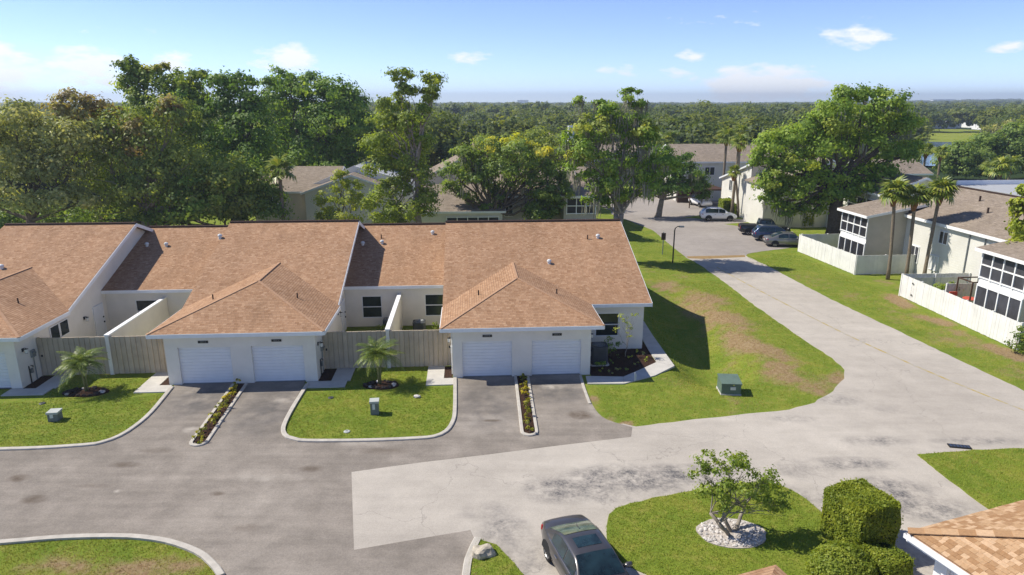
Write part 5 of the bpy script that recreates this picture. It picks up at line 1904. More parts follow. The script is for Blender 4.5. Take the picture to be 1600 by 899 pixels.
far_block('upper apartment tower with small dark window right of spreading oak', 11.6, 45, 4.6, 8, 5.5, 'u', 'siding_white', wins=[('v-', 2.2, 3.6, 1.6, 1.2, 0)])
far_block('two storey screened porch tower behind end villa, left of mossy oak', 11.5, 38.8, 3.6, 5.5, 4.9, 'u', 'tan_siding', porch=[('v-', -.03, .3, 3.5, [(.4, 2.2, 1), (2.9, 4.6, 2)], 3)])
far_block('distant apartment with white gable end and brown roof near far palms', -.9, 82, 16, 11, 5.6, 'u', 'siding_white', wins=[('u-', 3, 3, 1.2, 1.3, 0), ('v-', 2, 3, 1.2, 1.3, 0), ('v-', 8, 3, 1.2, 1.3, 0)])
h_ = far_block('far brown hip house with white chimney among the trees', 15, 118, 10, 10, 5.2, 'v', 'tan_siding', k=.5)
MB().box(8.6, 1.5, 4, 10.2, 2.7, 9.6).build('chimney', MATS['white_paint'], h_)
far_block('distant brown roof left of the mossy oak crown', 22, 92, 12, 10, 5.4, 'u', 'tan_siding', wins=[('v-', 2, 3, 1.2, 1.3, 0)])
far_block('long brown roofed apartment behind the white roofed block', 33, 68, 17, 12, 6.0, 'u', 'siding_white', wins=[('v-', 4.2, 3.9, 1.6, 1.3, 0), ('v-', 8, 3.9, 1.2, 1.3, 0), ('v-', 11, 3.9, 1.2, 1.3, 0)])
far_block('small brown roofs beside the pond right of street oak', 60, 62, 9, 9, 4.6, 'u', 'tan_siding', wins=[('v-', 2, 2.4, 1.2, 1.2, 0)])
far_block('brown roof near the slender palms beyond the apartment ridge', 52, 66, 8, 9, 4.8, 'v', 'tan_siding', wins=[('v-', 2, 2.4, 1.2, 1.2, 0)])
b_ = far_block('apartment wing with dark balconies behind the street oak', 44.5, 34, 9, 12, 5.4, 'v', 'siding_white', porch=[('v-', -.03, .4, 5, [(.4, 2.2, 1), (2.9, 4.6, 2)], 3), ('u-', -.03, .6, 6, [(.4, 2.2, 1), (2.9, 4.6, 2)], 3)])

# ---- white roofed block at the street bend, wall rising towards the court
t = gthing('white_apartment', 'white sided apartment block with pale sloping roof behind the leaning palms', 'apartment house', 37.0, 50)
mb = MB()
top = lambda v: 7.0 - .27 * v
mb.poly([(0, 9.8, 0), (0, 0, 0), (0, 0, top(0)), (0, 9.8, top(9.8))])
mb.poly([(0, 0, 0), (12, 0, 0), (12, 0, top(0)), (0, 0, top(0))])
mb.poly([(12, 0, 0), (12, 9.8, 0), (12, 9.8, top(9.8)), (12, 0, top(0))])
mb.poly([(12, 9.8, 0), (0, 9.8, 0), (0, 9.8, top(9.8)), (12, 9.8, top(9.8))])
mb.build('wall', MATS['siding_white'], t)
MB().slab([(-.35, 10.2, top(10.2) + .2), (-.35, -.4, top(-.4) + .2), (12.3, -.4, top(-.4) + .2), (12.3, 10.2, top(10.2) + .2)], .2).build('roof', MATS['roof_white_metal'], t)
box_window(t, 'u-', 5.9, 3.0, 1.1, 1.5, 0, 2)
box_window(t, 'u-', 5.9, .75, 1.1, 1.4, 0, 2)
MB().box(-.5, -5.6, 0, 12, -.02, 5.2).build('wing_wall', MATS['siding_white'], t)
MB().slab([(-.8, 0, 5.25), (-.8, -5.9, 5.25), (6, -5.9, 7.4), (6, 0, 7.4)], .15).slab([(6, 0, 7.4), (6, -5.9, 7.4), (12.5, -5.9, 5.25), (12.5, 0, 5.25)], .15).build('wing_roof', MATS['roof_grey_brown'], t, uv=True)
# carport behind the white car
t = gthing('carport', 'dark open carport left of the white apartment with a vehicle inside', 'carport', 35.2, 60.5)
MB().box(-2.6, 0, 2.5, 2.6, 6, 2.7).build('roof', MATS['brown_metal'], t)
for x in (-2.5, 2.4):
    for y in (0.05, 5.85):
        MB().box(x, y, 0, x + .12, y + .12, 2.5).build('post', MATS['brown_metal'], t)
MB().box(-2.5, 5.6, 0, 2.5, 5.7, 2.5).build('back_wall', MATS['brown_metal'], t)


# ---------------- white board fences of the apartment gardens
def white_fence(label, pts, h=1.75, gate=None):
    """pts in street grid; every board a piece"""
    t = gthing('white_fence', label, 'fence', pts[0][0], pts[0][1])
    o = Vector(pts[0])
    me = MB().box(-.138, -.02, .03, .138, .02, h).mesh('board', MATS['fence_white'])
    for a, b in zip(pts[:-1], pts[1:]):
        a, b = Vector(a) - o, Vector(b) - o
        d = b - a
        n = int(round(d.length / .285))
        ang = math.atan2(d.y, d.x)
        for i in range(n):
            p = a.lerp(b, (i + .5) / n)
            link('board', me, t, (p.x + random.uniform(-.006, .006), p.y, random.uniform(-.012, .012)), ang)
        mb = MB()
        q = Vector((-d.y, d.x)).normalized() * .06
        for z in (.35, h - .3):
            mb.beam((a.x + q.x, a.y + q.y, z), (b.x + q.x, b.y + q.y, z), .06, .09)
        mb.build('rail', MATS['fence_white'], t)
        k = max(1, int(d.length / 2.4))
        for i in range(k + 1):
            p = a.lerp(b, i / k)
            MB().box(p.x - .06 + q.x, p.y - .06 + q.y, 0, p.x + .06 + q.x, p.y + .06 + q.y, h + .03).build('post', MATS['fence_white'], t)
    return t


f1 = white_fence('white board fence of the far garden, nearest to the parked cars', [(34.6, 31.0), (35.05, 21.2), (40.4, 21.2)])
f2 = white_fence('long white board fence of the near garden along the street at right', [(40.4, 14.5), (34.9, 14.5), (34.6, 2.2)])
for z in (.5, 1.4):
    x, y = -5.62, 0 - 1.6
    MB().box(x - .03, y - .06, z - .06, x + .0, y + .06, z + .06).build('gate_hinge', MATS['black_paint'], f2)
white_fence('white fence panels in the shade at the back of far garden', [(35.0, 31.2), (40.4, 31.2)])
white_fence('short white fence between garden plots behind the porch tower', [(36.9, 12.0), (40.4, 12.0)], 1.6)
x, y = UV(19.5, 54)
t = white_fence('short pale fence at the street bend behind the end villa', [(12.6, 27.5), (14.2, 27.5), (14.2, 30)], 1.8)
# garden furniture seen over the near fence
for du, dv, lab in ((37.2, 11.4, 'red cushioned garden chair left in the fenced garden'), (38.0, 10.9, 'red topped garden table beside chair in the fenced garden')):
    t = gthing('garden_chair' if 'chair left' in lab else 'garden_table', lab, 'chair' if 'chair left' in lab else 'table', du, dv)
    if 'chair left' in lab:
        MB().box(-.3, -.3, .42, .3, .3, .52).build('seat', MATS['red_cloth'], t)
        MB().box(-.3, .24, .52, .3, .34, 1.05).build('backrest', MATS['red_cloth'], t)
    else:
        MB().lathe([(.5, .7), (.52, .73), (.5, .76)], 16).build('table_top', MATS['red_cloth'], t)
    for sx in (-.25, .22):
        for sy in (-.25, .22):
            MB().box(sx, sy, 0, sx + .04, sy + .04, .7 if 'table' in lab[:22] else .42).build('leg', MATS['brown_metal'], t)
t = gthing('garden_arbour', 'dark brown metal garden frame over the red chairs', 'arbour', 37.4, 10.2)
for x in (0, 2.2):
    for y in (0, 1.5):
        MB().box(x, y, 0, x + .08, y + .08, 2.1).build('post', MATS['brown_metal'], t)
MB().box(0, 0, 2.1, 2.28, .08, 2.18).box(0, 1.5, 2.1, 2.28, 1.58, 2.18).box(0, .08, 2.1, .08, 1.5, 2.18).box(2.2, .08, 2.1, 2.28, 1.5, 2.18).build('beam', MATS['brown_metal'], t)
x, y = UV(37.0, 12.8)
shrub('garden_plant', 'leafy plant rising above the near white fence', (x, y), [(x, y, .9, .6, .6, .6), (x + .5, y - .3, 1.3, .5, .5, .5)], 'leaf_bright', 30, 20, .1, .2)

# ================================================================== near house corners at the bottom right
HC = Vector((11.3, 16.98))
HY = R(19.5)
ha, hb = Vector((math.cos(HY), math.sin(HY))), Vector((math.sin(HY), -math.cos(HY)))
t = thing('near_house', 'house corner with tan shingle roof and white gutter at lower right', 'house', (HC.x, HC.y, 0), HY)
ZN = 2.95
mb = MB()
mb.poly([(.55, -.55, 0), (.55, -14, 0), (.55, -14, ZN - .2), (.55, -.55, ZN - .2)]).poly([(14, -.55, 0), (.55, -.55, 0), (.55, -.55, ZN - .2), (14, -.55, ZN - .2)])
mb.build('wall', MATS['white_paint'], t)
mb = MB()
for q in ([(0, 0, ZN), (0, -14, ZN), (6.5, -7.5, ZN + 6.5 * K), (6.5, -6.5, ZN + 6.5 * K)], [(0, 0, ZN), (6.5, -6.5, ZN + 6.5 * K), (14, -6.5, ZN + 6.5 * K), (14, 0, ZN)]):
    mb.slab([(a, b, c - .02) for a, b, c in q], .12)
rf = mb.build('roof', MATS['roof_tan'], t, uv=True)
# individual shingles on the two slopes in view
SHM = []
tones = [(.35, .21, .11), (.42, .265, .145), (.45, .29, .165), (.33, .19, .095), (.51, .345, .21)]
for i, c in enumerate(tones):
    SHM.append(plain('shingle_%d' % i, c, .9, .15, .14, 14, bump=.3, bscale=60))


def shingle_mesh(wd, ln, th, mt):
    return MB().add([(0, 0, 0), (wd, 0, 0), (wd, ln, 0), (0, ln, 0), (0, 0, th), (wd, 0, th), (wd, ln, .002), (0, ln, .002)],
                    [(4, 5, 6, 7), (0, 1, 5, 4), (1, 2, 6, 5), (3, 0, 4, 7)]).mesh('shingle', mt)


slope = math.atan(K)
variants = [shingle_mesh(w_, .19, .014 + .006 * (i % 2), mt) for i, mt in enumerate(SHM) for w_ in (.13, .18, .25)]
PLACED = []


def lay(basis, courses, length, limit):
    """basis: matrix placing the eave-line frame (x along the eave, y up the slope)"""
    cnt = 0
    for j in range(courses):
        y = j * .145
        x0 = y / math.cos(slope) * math.cos(slope) * math.cos(slope) + .0
        x = y * math.cos(slope) + random.uniform(0, .12)
        while x < length(y) and cnt < limit:
            me = random.choice(variants)
            wd = max(v.co.x for v in me.vertices)
            PLACED.append((basis @ Matrix.Translation((x, y, .004)), me))
            x += wd + .004
            cnt += 1
    return cnt


# slope above the gutter (eave runs along -y of the house), shingles face -x
B1 = Matrix(((0, math.cos(slope), -math.sin(slope), 0), (-1, 0, 0, 0), (0, math.sin(slope), math.cos(slope), ZN), (0, 0, 0, 1)))
# slope above the far eave (eave runs along +x), shingles climb towards -y
B2 = Matrix(((1, 0, 0, 0), (0, -math.cos(slope), math.sin(slope), 0), (0, math.sin(slope), math.cos(slope), ZN), (0, 0, 0, 1)))
B2m = Matrix(((1, 0, 0, 0), (0, -math.cos(slope), math.sin(slope), 0), (0, math.sin(slope), math.cos(slope), ZN), (0, 0, 0, 1)))
lay(B1, 20, lambda y: min(3.4, y * math.cos(slope) + 2.6), 999)
lay(B2m, 12, lambda y: 5.6, 999)
HM = Matrix.Translation((HC.x, HC.y, 0)) @ Matrix.Rotation(HY, 4, 'Z')


def in_view(mt):
    q = HM @ mt.translation
    f_ = q.y * CP - (q.z - CAM_H) * SP
    u_ = q.y * SP + (q.z - CAM_H) * CP
    return abs(q.x / f_) < .76 and abs(u_ / f_) < .43


PLACED.sort(key=lambda p_: (not in_view(p_[0]), ((HM @ p_[0].translation) - Vector((0, 0, CAM_H))).length))
rest = MB()
for i, (mt, me) in enumerate(PLACED):
    if i < 300:
        o = link('shingle', me, rf)
        o.matrix_local = mt
    else:
        rest.cur = int(me.materials[0].name.split('_')[-1][0])
        rest.add([mt @ v.co for v in me.vertices], [list(p_.vertices) for p_ in me.polygons])
tag(rest.build('shingle_field', SHM, rf), kind='stuff')
cap = MB()
for i in range(16):
    a = Vector((i * .28, -i * .28, ZN + i * .28 * K + .038))
    b = a + Vector((.30, -.30, .30 * K)) + Vector((0, 0, -.012))
    cm = MB().beam(a, b, .3, .025)
    cm.build('hip_shingle', SHM[i % 5], rf)
gt = MB()
gt.box(-.12, -14, ZN - .17, -.105, 0.02, ZN - .03).box(-.105, -14, ZN - .17, 0, .02, ZN - .155).box(-.02, -14, ZN - .154, -.005, .0, ZN - .04).box(-.105, .005, ZN - .154, -.02, .02, ZN - .04)
gt.build('gutter', MATS['white_trim'], t)
MB().box(.0, -14, ZN - .3, .04, 0, ZN - .13).box(0.04, -.04, ZN - .3, 14, 0, ZN - .13).build('fascia', MATS['white_trim'], t)
MB().box(.4, -1.02, 0, .54, -.88, ZN - .3).build('downpipe', MATS['white_trim'], t)
for i in range(14):
    p = (-.06 + random.uniform(-.03, .03), -random.uniform(.05, 1.2), ZN - .12)
    MB().box(p[0] - .03, p[1] - .03, p[2], p[0] + .03, p[1] + .03, p[2] + .02).build('fallen_leaf', MATS['leaf_litter'], t)

t = thing('near_roof_tip', 'tan roof corner just entering at the bottom edge near small tree', 'roof', (5.6, 14.1, 0), R(19.5))
mb = MB()
mb.slab([(-1.6, 1.25, 2.9), (-1.6, -3, 2.9), (.0, -3, 3.4), (.0, 1.25, 2.9)], .12) if False else None
mb.add([(-2, 1.1, 2.75), (2, 1.1, 2.75), (0, -.6, 3.35), (-2, -6, 2.75), (2, -6, 2.75), (0, -5, 3.35)], [(1, 0, 2), (0, 3, 5, 2), (4, 1, 2, 5)])
mb.build('roof', MATS['roof_tan'], t, uv=True)
MB().box(-1.6, -5.6, 0, 1.6, .7, 2.74).build('wall', MATS['white_paint'], t)

# ================================================================== street furniture
def pedestal(label, px, py, wd, h, round_=False):
    x, y = G(px, py)
    t = thing('utility_pedestal', label, 'pedestal', (x, y, 0), R(8))
    a = wd / 2
    MB().box(-a, -a, 0, a, a, h - .1).build('cabinet', MATS['ped_grey'], t)
    MB().box(-a - .03, -a - .03, h - .1, a + .03, a + .03, h).build('lid', MATS['ped_light'], t)
    MB().box(-a * .5, -a - .012, h * .4, a * .15, -a - .002, h * .8).build('sticker', MATS['plate'], t)
    return t


pedestal('short grey utility pedestal with pale lid on the left lawn', 87, 656, .46, .48)
pedestal('slim taller dark utility pedestal with pale lid on the middle lawn', 586, 646, .4, .72)
x, y = G(1139, 613)
t = thing('transformer_box', 'green utility transformer box on the lawn beside the street', 'transformer', (x, y, 0), R(-4))
MB().box(-.53, -.44, -.1, .53, .64, .06).build('pad', MATS['concrete'], t)
mb = MB()
mb.add([(-.5, -.4, .06), (.5, -.4, .06), (.5, .6, .06), (-.5, .6, .06), (-.5, -.4, .62), (.5, -.4, .62), (.5, .6, .74), (-.5, .6, .74)], [(0, 1, 5, 4), (1, 2, 6, 5), (2, 3, 7, 6), (3, 0, 4, 7), (4, 5, 6, 7)])
mb.build('cabinet', MATS['utility_green'], t)
MB().add([(-.53, -.46, .60), (.53, -.46, .60), (.53, .62, .735), (-.53, .62, .735), (-.53, -.46, .66), (.53, -.46, .66), (.53, .62, .79), (-.53, .62, .79)], [(0, 1, 5, 4), (1, 2, 6, 5), (2, 3, 7, 6), (3, 0, 4, 7), (4, 5, 6, 7)]).build('lid', MATS['utility_green'], t)
MB().box(-.05, -.43, .3, .22, -.405, .46).build('warning_label', MATS['plate'], t)
MB().box(.06, -.47, .56, .14, -.46, .62).build('padlock', MATS['chrome'], t)

x, y = G(1051, 411)
t = thing('street_lamp', 'black lamp post with curved arm beside the street left verge', 'street lamp', (x, y, 0), 0)
MB().tube([(0, 0, -.2), (0, 0, 3.1), (.05, 0, 3.35), (.25, 0, 3.5), (.5, 0, 3.5)], [.07, .06, .05, .04, .04], 8).build('pole', MATS['black_paint'], t)
MB().box(.4, -.12, 3.42, .85, .12, 3.55).build('lamp_head', MATS['metal_grey'], t)
x, y = G(1035, 398)
t = thing('street_sign', 'small brown sign on a post left of the lamp post', 'sign', (x, y, 0), 0)
MB().box(-.04, -.04, 0, .04, .04, 2.3).build('post', MATS['metal_grey'], t)
MB().box(-.22, -.07, 1.5, .22, -.045, 2.2).build('sign_panel', MATS['brown_metal'], t)
x, y = G(1217, 352)
t = thing('marker_post', 'small white marker post on the grass behind parked cars', 'post', (x, y, 0), 0)
MB().box(-.1, -.05, 0, .1, .05, .75).build('post', MATS['white_paint'], t)
MB().box(-.13, -.07, .75, .13, .07, .82).build('cap', MATS['white_paint'], t)
# path light on the bed walk
x, y = G(992, 597)
t = thing('marker_stake', 'thin white stake standing on the path round the bed', 'stake', (x, y, .05), 0)
MB().box(-.03, -.02, 0, 0.0, .02, .5).build('stake', MATS['metal_white'], t)
MB().box(.03, -.02, 0, .06, .02, .42).build('stake', MATS['metal_white'], t)
# boulder
x, y = G(756, 868)
t = thing('boulder', 'pale tan boulder on the small lawn island at bottom', 'boulder', (x, y, .05), .4)
bm = bmesh.new()
bmesh.ops.create_icosphere(bm, subdivisions=3, radius=1)
for v in bm.verts:
    n = .16 * math.sin(5 * v.co.x + 1) * math.cos(4 * v.co.y) + .1 * math.sin(7 * v.co.z + 3 * v.co.x)
    v.co *= 1 + n
    v.co = Vector((v.co.x * .42, v.co.y * .29, max(v.co.z, -.35) * .4))
    if v.co.z > .26:
        v.co.z = .26 + (v.co.z - .26) * .3
me = bpy.data.meshes.new('stone')
bm.to_mesh(me)
bm.free()
me.materials.append(MATS['boulder'])
link('stone', me, t)
# storm drain with blue cover and lawn covers
x, y = G(1499, 699)
t = thing('storm_drain', 'dark blue storm drain grate at the edge of right lawn', 'drain', (x, y, .02), R(-12))
MB().box(-.45, -.16, 0, .45, .16, .04).build('frame', MATS['drain_dark'], t)
for i in range(6):
    MB().box(-.4 + i * .14, -.12, .04, -.31 + i * .14, .12, .055).build('bar', MATS['blue_cover'], t)
for i, (px, py, lab, mt) in enumerate(((517, 622, 'dark round valve cover in the middle lawn near the path', 'metal_dark'), (652, 621, 'pale stone lying on the middle lawn near palm shadow', 'white_rock'), (542, 675, 'bluish irrigation box lid at the front of the middle lawn', 'ped_light'), (66, 631, 'small dark valve cover in left lawn by the path', 'metal_dark'))):
    x, y = G(px, py)
    t = thing('ground_cover' if i != 1 else 'loose_stone', lab, 'cover' if i != 1 else 'stone', (x, y, 0), 0)
    if i == 1:
        o = link('stone', WR[0], t, (0, 0, .06))
        o.scale = (.22, .17, .12)
    else:
        MB().lathe([(.15, 0), (.15, .03), (.12, .045)], 14).build('lid', MATS[mt], t)
        MB().box(-.05, -.02, .046, .05, .02, .055).build('slot', MATS['drain_dark'], t)

# ================================================================== cars
def smooth01(t):
    t = max(0, min(1, t))
    return t * t * (3 - 2 * t)


def interp(x, tab):
    for (a, p), (b, q) in zip(tab[:-1], tab[1:]):
        if a <= x <= b:
            return p + (q - p) * (x - a) / (b - a + 1e-9)
    return tab[0][1] if x < tab[0][0] else tab[-1][1]


def car(label, loc, rz, paint, L_=4.75, W_=1.84, H_=1.45, kind='sedan', sunroof=False, rear_glass='glass_car', wheel_r=.33):
    """front towards +x; lofted body, greenhouse with flush glass, wheels with rims"""
    t = thing('parked_car' if kind != 'pickup' else 'pickup_truck', label, 'car' if kind != 'pickup' else 'truck', (loc[0], loc[1], .02), rz)
    h2 = L_ / 2
    hw = W_ / 2
    if kind == 'sedan':
        belt = .93
        deck = [(-h2, .86), (-h2 + .12, .98), (-h2 + .75, 1.03), (-.2, .96), (.75, .95), (1.1, .95), (h2 - .5, .80), (h2 - .1, .66), (h2, .56)]
        xr0, xr1, xf1, xf0 = -h2 + .42, -.62, .3, 1.12
    elif kind == 'suv':
        belt = 1.02
        deck = [(-h2, .95), (-h2 + .1, 1.04), (-.2, 1.04), (.9, 1.03), (h2 - .5, .95), (h2 - .1, .80), (h2, .65)]
        xr0, xr1, xf1, xf0 = -h2 + .08, -h2 + .8, .2, 1.25
    else:
        belt = 1.08
        deck = [(-h2, 1.10), (-.6, 1.10), (.9, 1.10), (h2 - .4, 1.06), (h2 - .05, .95), (h2, .8)]
        xr0, xr1, xf1, xf0 = -.75, -.55, .65, 1.25
    wid = lambda x: hw * (1 - .16 * smooth01((abs(x) - (h2 - .75)) / .75) ** 1.3)
    sill = .24 if kind == 'sedan' else .32
    xs = [-h2, -h2 + .06, -h2 + .2, -h2 + .5, -h2 + .9, -h2 + 1.3, -.7, -.2, .3, .8, h2 - 1.4, h2 - 1.0, h2 - .6, h2 - .3, h2 - .1, h2]
    xs = sorted(set(round(x, 3) for x in xs))

    def ring(x):
        w_ = wid(x)
        zt = interp(x, deck)
        end = 1 - smooth01((h2 - abs(x)) / .12)
        zb = sill + .12 * end
        z = lambda q: zb + (zt - zb) * q
        return [(0, zb), (w_ * .86, zb), (w_ * .97, z(.12)), (w_, z(.42)), (w_ * .985, z(.68)), (w_ * .93, z(.92)), (w_ * .84, z(.985)), (w_ * .5, zt + .02), (0, zt + .03)]
    mb = MB()
    vs, n = [], 0
    for x in xs:
        rg = ring(x)
        full = [(x, y, z) for y, z in rg] + [(x, -y, z) for y, z in rg[-2:0:-1]]
        n = len(full)
        vs += full
    fs = []
    for i in range(len(xs) - 1):
        for j in range(n):
            k = (j + 1) % n
            fs.append([i * n + j, (i + 1) * n + j, (i + 1) * n + k, i * n + k])
    fs.append(list(range(n)))
    fs.append([(len(xs) - 1) * n + j for j in range(n - 1, -1, -1)])
    mb.add(vs, fs)
    body = mb.build('body', MATS[paint], t, smooth=True)
    # greenhouse
    zt = lambda x: (belt + (H_ - belt) * (1 - (1 - min(1, max(0, (x - xr0) / (xr1 - xr0 + 1e-6)))) ** (1.25 if kind == 'sedan' else 1.7)) if x < xr1 else
                    (belt + (H_ - .03 - belt) * (1 - (1 - min(1, max(0, (xf0 - x) / (xf0 - xf1)))) ** 1.6) if x > xf1 else H_ - .03 * ((x - xr1) / (xf1 - xr1)) ** 2))
    wb = lambda x: wid(x) * .93
    wt = lambda x: wid(x) * (.93 - .21 * min(1, (zt(x) - belt) / (H_ - belt)))
    gx = [xr0 + (xr1 - xr0) * q for q in (0, .2, .4, .6, .8, 1)] + [xr1 + (xf1 - xr1) * q for q in (.2, .4, .6, .8, 1)] + [xf1 + (xf0 - xf1) * q for q in (.2, .4, .6, .8, 1)]

    def grow(x):
        z, b, q = zt(x), wb(x), wt(x)
        e = min(.06, (z - belt) * .5)
        return [(b, belt - .06), (b, belt), (q, z - e), (q * .93, z - e * .3), (q * .6, z), (0, z + .012)]
    vs = []
    for x in gx:
        rg = grow(x)
        full = [(x, y, z) for y, z in rg] + [(x, -y, z) for y, z in rg[-2::-1]]
        n = len(full)
        vs += full
    fs = []
    for i in range(len(gx) - 1):
        for j in range(n - 1):
            fs.append([i * n + j, (i + 1) * n + j, (i + 1) * n + j + 1, i * n + j + 1])
    MB().add(vs, fs).build('cabin', MATS[paint], t, smooth=True)

    def topz(x, y):
        rg = grow(x)
        yy = abs(y)
        for (y1, z1), (y2, z2) in zip(rg[2:-1], rg[3:]):
            if y2 <= yy <= y1:
                return z2 + (z1 - z2) * (yy - y2) / (y1 - y2 + 1e-9)
        return rg[2][1]

    def glass_top(name, x0, x1, frac, mat, parent, off=.008, nx=6, ny=8):
        vs, fs = [], []
        for i in range(nx + 1):
            x = x0 + (x1 - x0) * i / nx
            w_ = wt(x) * frac
            for j in range(ny + 1):
                y = -w_ + 2 * w_ * j / ny
                dx = .004 if x > 0 else -.004
                vs.append((x + dx, y, topz(x, y) + off))
        for i in range(nx):
            for j in range(ny):
                a = i * (ny + 1) + j
                fs.append([a, a + ny + 1, a + ny + 2, a + 1])
        return MB().add(vs, fs).build(name, MATS[mat], parent, smooth=True)
    if kind == 'pickup':
        glass_top('rear_window', xr0 + .02, xr1 - .02, .8, rear_glass, t)
    else:
        glass_top('rear_window', xr0 + (xr1 - xr0) * .16, xr1 - .05, .86, rear_glass, t)
    glass_top('windshield', xf1 + .04, xf0 - (xf0 - xf1) * .1, .9, 'glass_car', t)
    if sunroof:
        glass_top('sunroof', -.42, .06, .62, 'glass_car', t, .01)
    for s in (-1, 1):
        spans = ((xr0 + (xr1 - xr0) * .62, -.12), (-.06, xf1 + (xf0 - xf1) * .5)) if kind != 'pickup' else ((xr1 + .05, .2), (.26, xf1 + (xf0 - xf1) * .5))
        for x0, x1 in spans:
            vs, fs = [], []
            N_ = 6
            for i in range(N_ + 1):
                x = x0 + (x1 - x0) * i / N_
                for q in (.08, .86):
                    z = belt + (zt(x) - belt) * q
                    b, w2 = wb(x), wt(x)
                    e = min(.06, (zt(x) - belt) * .5)
                    f = (z - belt) / (zt(x) - e - belt + 1e-6)
                    f = min(f, 1)
                    vs.append((x, s * (b + (w2 - b) * f + .008), z))
            for i in range(N_):
                q = [2 * i, 2 * i + 1, 2 * i + 3, 2 * i + 2]
                fs.append(q if s < 0 else q[::-1])
            MB().add(vs, fs).build('side_window', MATS['glass_car'], t, smooth=True)
        # chrome sill line, handles, mirror
        MB().beam((xr0 + (xr1 - xr0) * .5, s * (wb(0) + .004), belt + .005), (xf0 - .25, s * (wb(.8) + .004), belt + .005), .015, .02).build('trim_strip', MATS['chrome'], t)
        for x in (-.62, .35):
            MB().beam((x, s * (wid(x) + .012), belt - .14), (x + .2, s * (wid(x) + .012), belt - .14), .03, .03).build('door_handle', MATS['chrome'], t)
        mx = xf0 - .38
        mir = MB().tube([(mx, s * wb(mx) * .97, belt + .05), (mx + .02, s * (hw + .06), belt + .07), (mx + .0, s * (hw + .2), belt + .09)], [.035, .09, .07], 8).build('mirror', MATS[paint], t, smooth=True)
    # wheels
    wx = (-h2 + .93, h2 - .88)
    for x in wx:
        for s in (-1, 1):
            y = s * (hw - .12)
            mb = MB()
            rr = wheel_r
            prof = [(rr * .6, -.1), (rr * .95, -.1), (rr, -.06), (rr, .06), (rr * .95, .1), (rr * .6, .1)]
            ns_ = 20
            vs = [(x + r_ * math.cos(2 * math.pi * j / ns_), y + d, rr + r_ * math.sin(2 * math.pi * j / ns_)) for r_, d in prof for j in range(ns_)]
            fs = [[i * ns_ + j, i * ns_ + (j + 1) % ns_, (i + 1) * ns_ + (j + 1) % ns_, (i + 1) * ns_ + j] for i in range(len(prof) - 1) for j in range(ns_)]
            wh = MB().add(vs, fs).build('wheel', MATS['tyre'], t, smooth=True)
            mb = MB()
            yo = y + s * .085
            mb.tube([(x, yo - s * .05, rr), (x, yo - s * .04, rr)], rr * .62, 18)
            rim_b = mb.build('rim_back', MATS['drain_dark'], wh)
            mb = MB()
            for k in range(5):
                a = 2 * math.pi * k / 5 + .3
                mb.beam((x, yo, rr), (x + rr * .6 * math.cos(a), yo, rr + rr * .6 * math.sin(a)), .05, .03, up=(0, 1, 0))
            mb.tube([(x + rr * .62 * math.cos(2 * math.pi * j / 18), yo, rr + rr * .62 * math.sin(2 * math.pi * j / 18)) for j in range(19)], .025, 5, False)
            mb.build('rim', MATS['rim'], wh)
            arch = MB()
            yo2 = s * (wid(x) + .002)
            arch.tube([(x + (rr + .05) * math.cos(a), yo2 - s * .02, rr + (rr + .05) * math.sin(a)) for a in [math.pi * j / 12 for j in range(13)]], .028, 5, False)
            ay = s * (wid(x) + .004)
            pts = [(x + (rr + .05) * math.cos(a), ay, rr + (rr + .05) * math.sin(a)) for a in [math.pi * j / 12 for j in range(13)]]
            arch.add(pts, [list(range(13)) if s < 0 else list(range(12, -1, -1))])
            arch.build('wheel_arch', MATS['drain_dark'], t)
    # lights and plates
    for s in (-1, 1):
        zr_ = interp(-h2, deck) - .12
        if kind == 'pickup':
            MB().box(-h2 - .015, s * (hw * .8) - .08, .72, -h2 + .05, s * (hw * .8) + .08, 1.05).build('taillight', MATS['tail_red'], t)
        else:
            MB().beam((-h2 + .01, s * hw * .5, zr_ + .02), (-h2 + .2, s * (wid(-h2 + .2) + .005), zr_ + .04), .06, .16).build('taillight', MATS['tail_red'], t)
        zf_ = interp(h2 - .15, deck) - .1
        MB().beam((h2 - .04, s * hw * .45, zf_ - .02), (h2 - .3, s * (wid(h2 - .3) + .0), zf_ + .05), .08, .13).build('headlight', MATS['lamp_clear'], t)
    MB().box(-h2 - .012, -.16, .6, -h2 + .03, .16, .72).build('number_plate', MATS['plate'], t)
    MB().box(-h2 - .02, -hw * .7, sill + .1, -h2 + .1, hw * .7, sill + .22).build('bumper', MATS['drain_dark'], t)
    if kind == 'pickup':
        MB().box(-h2 + .1, -hw * .78, 1.12, -.85, hw * .78, 1.145).build('bed_cover', MATS['drain_dark'], t)
    if sunroof:
        MB().add([(-1.02, -.02, H_), (-.88, -.012, H_), (-.88, .012, H_), (-1.02, .02, H_), (-1.05, 0, H_ + .07), (-.95, 0, H_ + .05)], [(0, 1, 5, 4), (2, 3, 4, 5), (3, 0, 4), (1, 2, 5)]).build('antenna_fin', MATS[paint], t)
    return t


